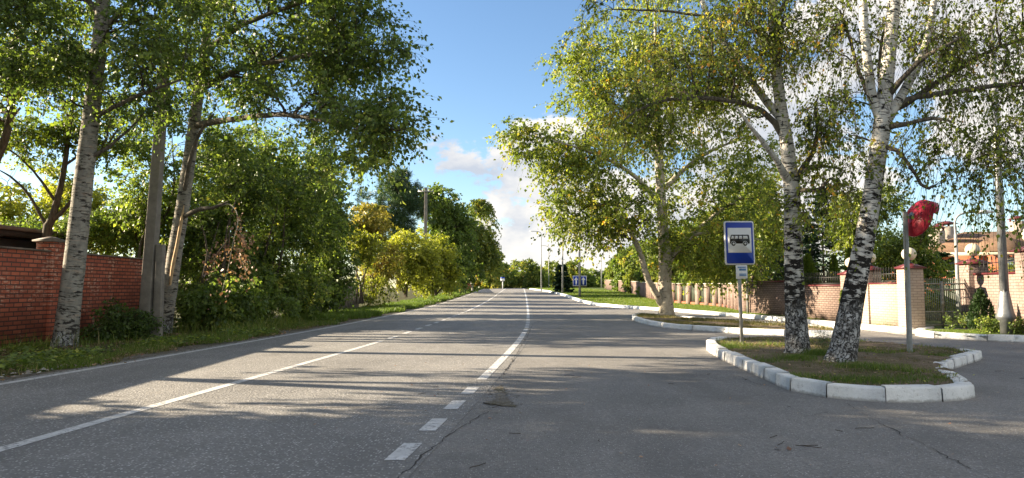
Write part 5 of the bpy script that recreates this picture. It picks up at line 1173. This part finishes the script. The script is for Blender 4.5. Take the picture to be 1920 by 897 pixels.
for px, d, H, lab, g_ in ((1055, 88, 8.6, 'dark pole rising by the small spruce on the far lawn', None), (1087, 69, 9.0, 'grey pole carrying the blue lane sign on the lawn', None), (1128, 150, 7.0, 'thin far pole near the end of the pillared fence', None)):
    z = zt(d); q = at(px, 540, d); o = pole_lamp('street_pole', lab, (q[0], d, z), H, .13, .08, group=g_)
q = at(1087, 527, 69.18); o = thing('lane_sign', 'blue lane sign with white arrows on a lawn pole', 'sign', (q[0], 69.18, zt(69)))
zc = q[2] - zt(69); mb = MB(); box(mb, -.70, .70, -.03, 0, zc - .52, zc + .52); part(mb, 'board', M['sign_white'], o)
mb = MB(); box(mb, -.65, .65, -.036, -.033, zc - .46, zc + .46); part(mb, 'blue_face', M['sign_blue'], o)
for sx in (-.36, .36):
    mb = MB(); mb.add([(sx - .07, -.04, zc - .36), (sx + .07, -.04, zc - .36), (sx + .07, -.04, zc + .10), (sx - .07, -.04, zc + .10)], [(0, 1, 2, 3)]); mb.add([(sx - .2, -.04, zc + .102), (sx + .2, -.04, zc + .102), (sx, -.04, zc + .38)], [(0, 1, 2)]); part(mb, 'arrow', M['sign_white'], o)
q = at(942.5, 545, 118); z = zt(118, 0); o = thing('road_sign', 'small pale sign on a post at the far road crest', 'sign', (q[0], 118, z))
zc = at(942, 524, 118)[2] - z; mb = MB(); box(mb, -.07, .07, -.05, .05, -.2, zc - .31); part(mb, 'post', M['sign_white'], o)
mb = MB(); box(mb, -.36, .36, -.06, -.02, zc - .30, zc + .12); part(mb, 'plate', M['sign_white'], o)
mb = MB(); box(mb, -.36, .36, -.06, -.02, zc + .125, zc + .38); part(mb, 'upper_plate', M['sign_blue'], o)

# bus stop sign
def rrect(w, h, rad, n=6):
    P = []
    for cx, cy, a0 in ((w / 2 - rad, h / 2 - rad, 0), (-w / 2 + rad, h / 2 - rad, 90), (-w / 2 + rad, -h / 2 + rad, 180), (w / 2 - rad, -h / 2 + rad, 270)):
        for k in range(n + 1): a = R(a0 + 90 * k / n); P.append((cx + rad * math.cos(a), cy + rad * math.sin(a)))
    return P
def slab2(mb, P, y0, y1, cx=0, cz=0, mi=0):
    n = len(P); V = [(x + cx, y0, z + cz) for x, z in P] + [(x + cx, y1, z + cz) for x, z in P]
    mb.add(V, [tuple(range(n))] + [tuple(range(2 * n - 1, n - 1, -1))] + [(i, n + i, n + (i + 1) % n, (i + 1) % n) for i in range(n)], mi)
def circ(cx, cz, rad, n=24): return [(cx + rad * math.cos(2 * math.pi * k / n), cz + rad * math.sin(2 * math.pi * k / n)) for k in range(n)]
bp_ = gnd(1392, 645, .13); d = float(bp_[1])
bs = thing('bus_stop_sign', 'blue bus stop sign with black bus pictogram on a grey post', 'sign', bp_, R(8)); bs.rotation_euler = (0, R(-.8), R(8))
zc = at(1386, 456, d)[2] - .13; Wd, Hd = .715, 1.0
mb = MB(); lathe(mb, [(1e-4, -.2), (.04, -.2), (.04, zc + .45), (1e-4, zc + .45)], (0, .03, 0), 12); part(mb, 'post', M['pole_grey'], bs)
mb = MB(); slab2(mb, rrect(Wd, Hd, .05), -.045, -.02, 0, zc); bd = part(mb, 'board', M['sign_white'], bs)
mb = MB(); slab2(mb, rrect(Wd + .008, Hd + .008, .052), -.018, -.012, 0, zc); part(mb, 'board_back', M['galv'], bs)
mb = MB(); slab2(mb, rrect(Wd - .055, Hd - .055, .035), -.049, -.046, 0, zc); part(mb, 'blue_face', M['sign_blue'], bd)
mb = MB(); slab2(mb, rrect(.57, .57, .012), -.053, -.050, 0, zc + .06); part(mb, 'white_field', M['sign_white'], bd)
mb = MB(); zb = zc + .07
body = [(-.240, -.085), (-.242, .005), (-.212, .100), (-.195, .118), (.212, .118), (.230, .100), (.242, .00), (.244, -.065), (.232, -.087)]
slab2(mb, body, -.057, -.054, 0, zb)
for cx in (-.155, .130): slab2(mb, circ(cx, -.088, .050), -.060, -.058, 0, zb)
part(mb, 'bus_pictogram', M['sign_black'], bd)
mb = MB()
for P in ([(-.213, .022), (-.192, .090), (-.146, .090), (-.146, .022)], [(-.122, .022), (-.122, .090), (-.046, .090), (-.046, .022)], [(-.022, .022), (-.022, .090), (.054, .090), (.054, .022)], [(.078, .022), (.078, .090), (.184, .090), (.204, .022)]): slab2(mb, P, -.061, -.058, 0, zb)
for cx in (-.155, .130):
    n = 24; o_, i_ = circ(cx, -.088, .060), circ(cx, -.088, .051)   # white gap round each wheel, then the hub
    V = [(x, -.0575, z + zb) for x, z in o_] + [(x, -.0575, z + zb) for x, z in i_]
    mb.add(V, [(k, (k + 1) % n, n + (k + 1) % n, n + k) for k in range(n)])
    slab2(mb, circ(cx, -.088, .024), -.064, -.0605, 0, zb)
part(mb, 'pictogram_windows', M['sign_white'], bd)
zp = zc - Hd / 2 - .165; mb = MB(); slab2(mb, rrect(.265, .31, .012), -.045, -.02, .03, zp); tt = part(mb, 'timetable_plate', M['sign_white'], bs)
mb = MB()
for (x0, x1, z0, z1) in ((-.07, .13, .095, .120), (-.035, .13, .03, .078), (-.035, .135, -.095, -.072), (-.035, .135, -.062, -.038)): box(mb, x0, x1, -.049, -.046, zp + z0, zp + z1)
part(mb, 'timetable_lines', M['plate_blue'], tt)
mb = MB()
for zz in (zc + .33, zc - .33): box(mb, -.12, .12, -.010, .075, zz - .02, zz + .02)
part(mb, 'clamp', M['galv'], bs)

# traffic mirror seen from behind
mp = gnd(1706, 661, .13); d = float(mp[1]); tm = thing('traffic_mirror', 'red-backed convex traffic mirror on a bare grey post', 'mirror', mp)
top = at(1697, 398, d); tv = top - np.array(mp)
mb = MB(); s = np.array([np.append(np.array(mp) - [0, 0, .2], .052), np.append(np.array(mp) * .5 + top * .5, .050), np.append(top, .048)]); tubes(mb, s[:, :3], s[:, 3], 12); cyl(mb, top, top + [0, 0, .004], .048, seg=12); mb.build('post', M['pole_grey'], tm)
c = at(1720, 409, d); ax = np.array([.97, .12, -.30]); ax = ax / np.linalg.norm(ax); rad = .385
mb = MB(); lathe(mb, [(1e-4, -.13), (.10, -.125), (.22, -.10), (.32, -.055), (.37, -.01), (rad, .0), (rad, .04), (.37, .05)], c, 40, axis=ax); lathe(mb, [(.15, -.12), (.16, -.13), (.17, -.118)], c, 32, axis=ax); mb.build('shell', M['red_shell'], tm, smooth=True)
mb = MB(); lathe(mb, [(.37, .03), (.25, .055), (1e-4, .075)], c, 40, axis=ax); mb.build('mirror_face', M['mirror'], tm, smooth=True)
Z = Vector(ax); up = Vector((0, 0, 1)); uu = (up - Z * up.dot(Z)).normalized(); vv = Z.cross(uu); mb = MB(); V = []
for a in np.linspace(R(-80), R(80), 25):
    e = np.array(uu) * math.cos(a) + np.array(vv) * math.sin(a); dp = .16 * math.cos(a * .95) ** .7 + .02
    V += [c + e * (rad + .004) + ax * .01, c + e * (rad + .02) + ax * (.03 + dp), c + e * (rad + .008) + ax * (.03 + dp), c + e * (rad - .008) + ax * .01]
mb.add(V, [(4 * i + j, 4 * i + (j + 1) % 4, 4 * i + 4 + (j + 1) % 4, 4 * i + 4 + j) for i in range(24) for j in range(4)]); mb.build('visor', M['red_shell'], tm, smooth=False)
mb = MB(); m0 = c - ax * .14; pr0 = at(1698, 407, d)
sd = np.array([0, 0, 1.0]); V = []
cyl(mb, pr0, m0, .022, seg=8); cyl(mb, m0 - ax * .01, m0 + ax * .03, .075, seg=12); mb.build('bracket', M['galv'], tm)

# concrete poles and the wires between them
def conc_pole(label, base, H, w0, w1, strut=False, cross=False, lean=(0, 0)):
    o = thing('utility_pole', label, 'utility pole', base); mb = MB()
    V = [(sx * w0, sy * w0, -.2) for sx, sy in ((-1, -1), (1, -1), (1, 1), (-1, 1))] + [(sx * w1 + lean[0], sy * w1 + lean[1], H) for sx, sy in ((-1, -1), (1, -1), (1, 1), (-1, 1))]
    mb.add(V, [(3, 2, 1, 0), (4, 5, 6, 7), (0, 1, 5, 4), (1, 2, 6, 5), (2, 3, 7, 6), (3, 0, 4, 7)]); part(mb, 'post', M['concrete'], o, .02)
    if strut:
        mb = MB(); box(mb, .26, .46, -.11, .09, -.2, 2.55); part(mb, 'footing_stub', M['concrete'], o, .02)
    if cross:
        mb = MB(); box(mb, -.75 + lean[0], .75 + lean[0], -.06 - w1 - .06, -w1 - .005, H - .45, H - .36); part(mb, 'crossarm', M['galv'], o)
        for x in (-.68, -.3, .3, .68):
            mb = MB(); lathe(mb, [(1e-4, 0), (.03, 0), (.05, .04), (.03, .07), (.05, .10), (1e-4, .14)], (x + lean[0], -.06 - w1, H - .358), 8); part(mb, 'insulator', M['sign_white'], o)
    return o
D1 = 18.9; q = at(272, 606, D1); conc_pole('square concrete pole standing between the two roadside aspens', (q[0], D1, .05), 8.2, .155, .11, True, True, (.30, 0))
D2 = 66; q = at(797, 540, D2); H2 = at(797, 352, D2)[2] - float(prof(D2)); conc_pole('distant concrete pole above the yellow-green shrubs', (q[0], D2, float(prof(D2))), H2, .17, .13, False, True)
D3 = 104; q3 = at(858, 540, D3); conc_pole('farthest concrete pole, mostly hidden by the drooping birch', (q3[0], D3, float(prof(D3))), 8.0, .16, .12, False, True)
q = at(272, 606, D1)
for k, off in enumerate((-.68, .30, .68)):
    p0 = np.array([q[0] + .3 + off, D1 - .17, 8.03]); p1 = np.array([at(797, 540, D2)[0] + off, D2 - .2, float(prof(D2)) + H2 - .22]); p2 = np.array([q3[0] + off, D3 - .2, float(prof(D3)) + 7.78])
    mb = MB()
    for a, b in ((p0, p1), (p1, p2)):
        t = np.linspace(0, 1, 24)[:, None]; P = a * (1 - t) + b * t; P[:, 2] -= (4 * t * (1 - t))[:, 0] * .55; tubes(mb, P, np.full(24, .012), 5)
    tag(mb.build('power_line', M['wire'], origin=p0), ('outermost power wire strung from pole to pole on the garden side', 'middle power wire strung from pole to pole', 'power wire strung from pole to pole on the road side')[k], 'wire')

# ------------------------------------------------------------------ the house behind the wall
HD = 52.0
h0 = at(1755, 540, HD); hs = thing('house', 'orange brick house with brown hipped roof behind the right wall', 'house', (h0[0], HD, .5), R(-6))
e = at(1800, 474, HD)[2] - .5; rg = at(1845, 438, HD)[2] - .5 + .45; WH = 13.0; DP = 9.0
mb = MB(); box(mb, 0, WH, 0, DP, -.6, e - .28); part(mb, 'wall', M['house_wall'], hs)
mb = MB(); box(mb, -.8, WH + .8, -.8, DP + .8, e - .278, e - .03); part(mb, 'eaves', M['trim'], hs)
mb = MB(); V = [(-.95, -.95, e - .028), (WH + .95, -.95, e - .028), (WH + .95, DP + .95, e - .028), (-.95, DP + .95, e - .028), (4.6, DP / 2, rg), (WH - 4.6, DP / 2, rg)]
mb.add(V, [(0, 1, 5, 4), (1, 2, 5), (2, 3, 4, 5), (3, 0, 4), (3, 2, 1, 0)])
V = [(2.6, -2.2, e - .02), (7.2, -2.2, e - .02), (7.2, 3.2, e + .0), (2.6, 3.2, e + .0), (4.9, .3, rg - .55), (4.9, 3.2, rg - .5)]
mb.add(V, [(0, 1, 4), (1, 2, 5, 4), (3, 0, 4, 5), (3, 2, 1, 0)])
rf = part(mb, 'roof', M['roof'], hs)
mb = MB(); box(mb, 3.2, 6.6, -1.6, -.004, -.6, e - .30); part(mb, 'bay', M['house_wall'], hs)
for (x, y, zh, s) in ((1.2, 2.0, .8, .42), (2.6, 3.4, 1.25, .55), (9.3, 5.5, 1.5, .45)):
    zb_ = e + 1.0 if x < 9 else rg - .6
    mb = MB(); box(mb, x - s, x + s, y - s, y + s, zb_ - 1.3, zb_ + zh); ch = part(mb, 'chimney', M['stone'], rf)
    mb = MB()
    for a, b in ((-1, -1), (1, -1), (1, 1), (-1, 1)): box(mb, x + a * s * .8 - .06, x + a * s * .8 + .06, y + b * s * .8 - .06, y + b * s * .8 + .06, zb_ + zh + .002, zb_ + zh + .2)
    frustum(mb, x - s * 1.25, x + s * 1.25, y - s * 1.25, y + s * 1.25, zb_ + zh + .202, zb_ + zh + .45, s * .9, s * .9); part(mb, 'chimney_cap', M['maroon'], ch)
def window(x0, x1, y, z0, z1):
    mb = MB(); f = .14
    for a, b, c, d_ in ((x0 - f, x1 + f, z1, z1 + f), (x0 - f, x1 + f, z0 - f, z0), (x0 - f, x0, z0 + .002, z1 - .002), (x1, x1 + f, z0 + .002, z1 - .002)): box(mb, a, b, y - .09, y - .004, c, d_)
    box(mb, (x0 + x1) / 2 - .03, (x0 + x1) / 2 + .03, y - .06, y - .02, z0 + .003, z1 - .003); wn = part(mb, 'window', M['trim'], hs)
    mb = MB(); box(mb, x0 + .002, x1 - .002, y - .016, y - .008, z0 + .002, z1 - .002); part(mb, 'pane', M['glass'], wn)
window(7.6, 9.0, 0, e - 1.85, e - .62); window(9.8, 11.4, 0, e - 1.85, e - .62); window(4.2, 5.5, -1.6, e - 1.85, e - .62); window(1.0, 1.9, 0, e - 1.75, e - .7)
window(7.6, 9.0, 0, .6, 2.0); window(9.8, 11.4, 0, .6, 2.0)
mb = MB(); cyl(mb, (7.3, -.12, -.3), (7.3, -.12, e - .3), .06, seg=8); part(mb, 'downpipe', M['sign_white'], hs)
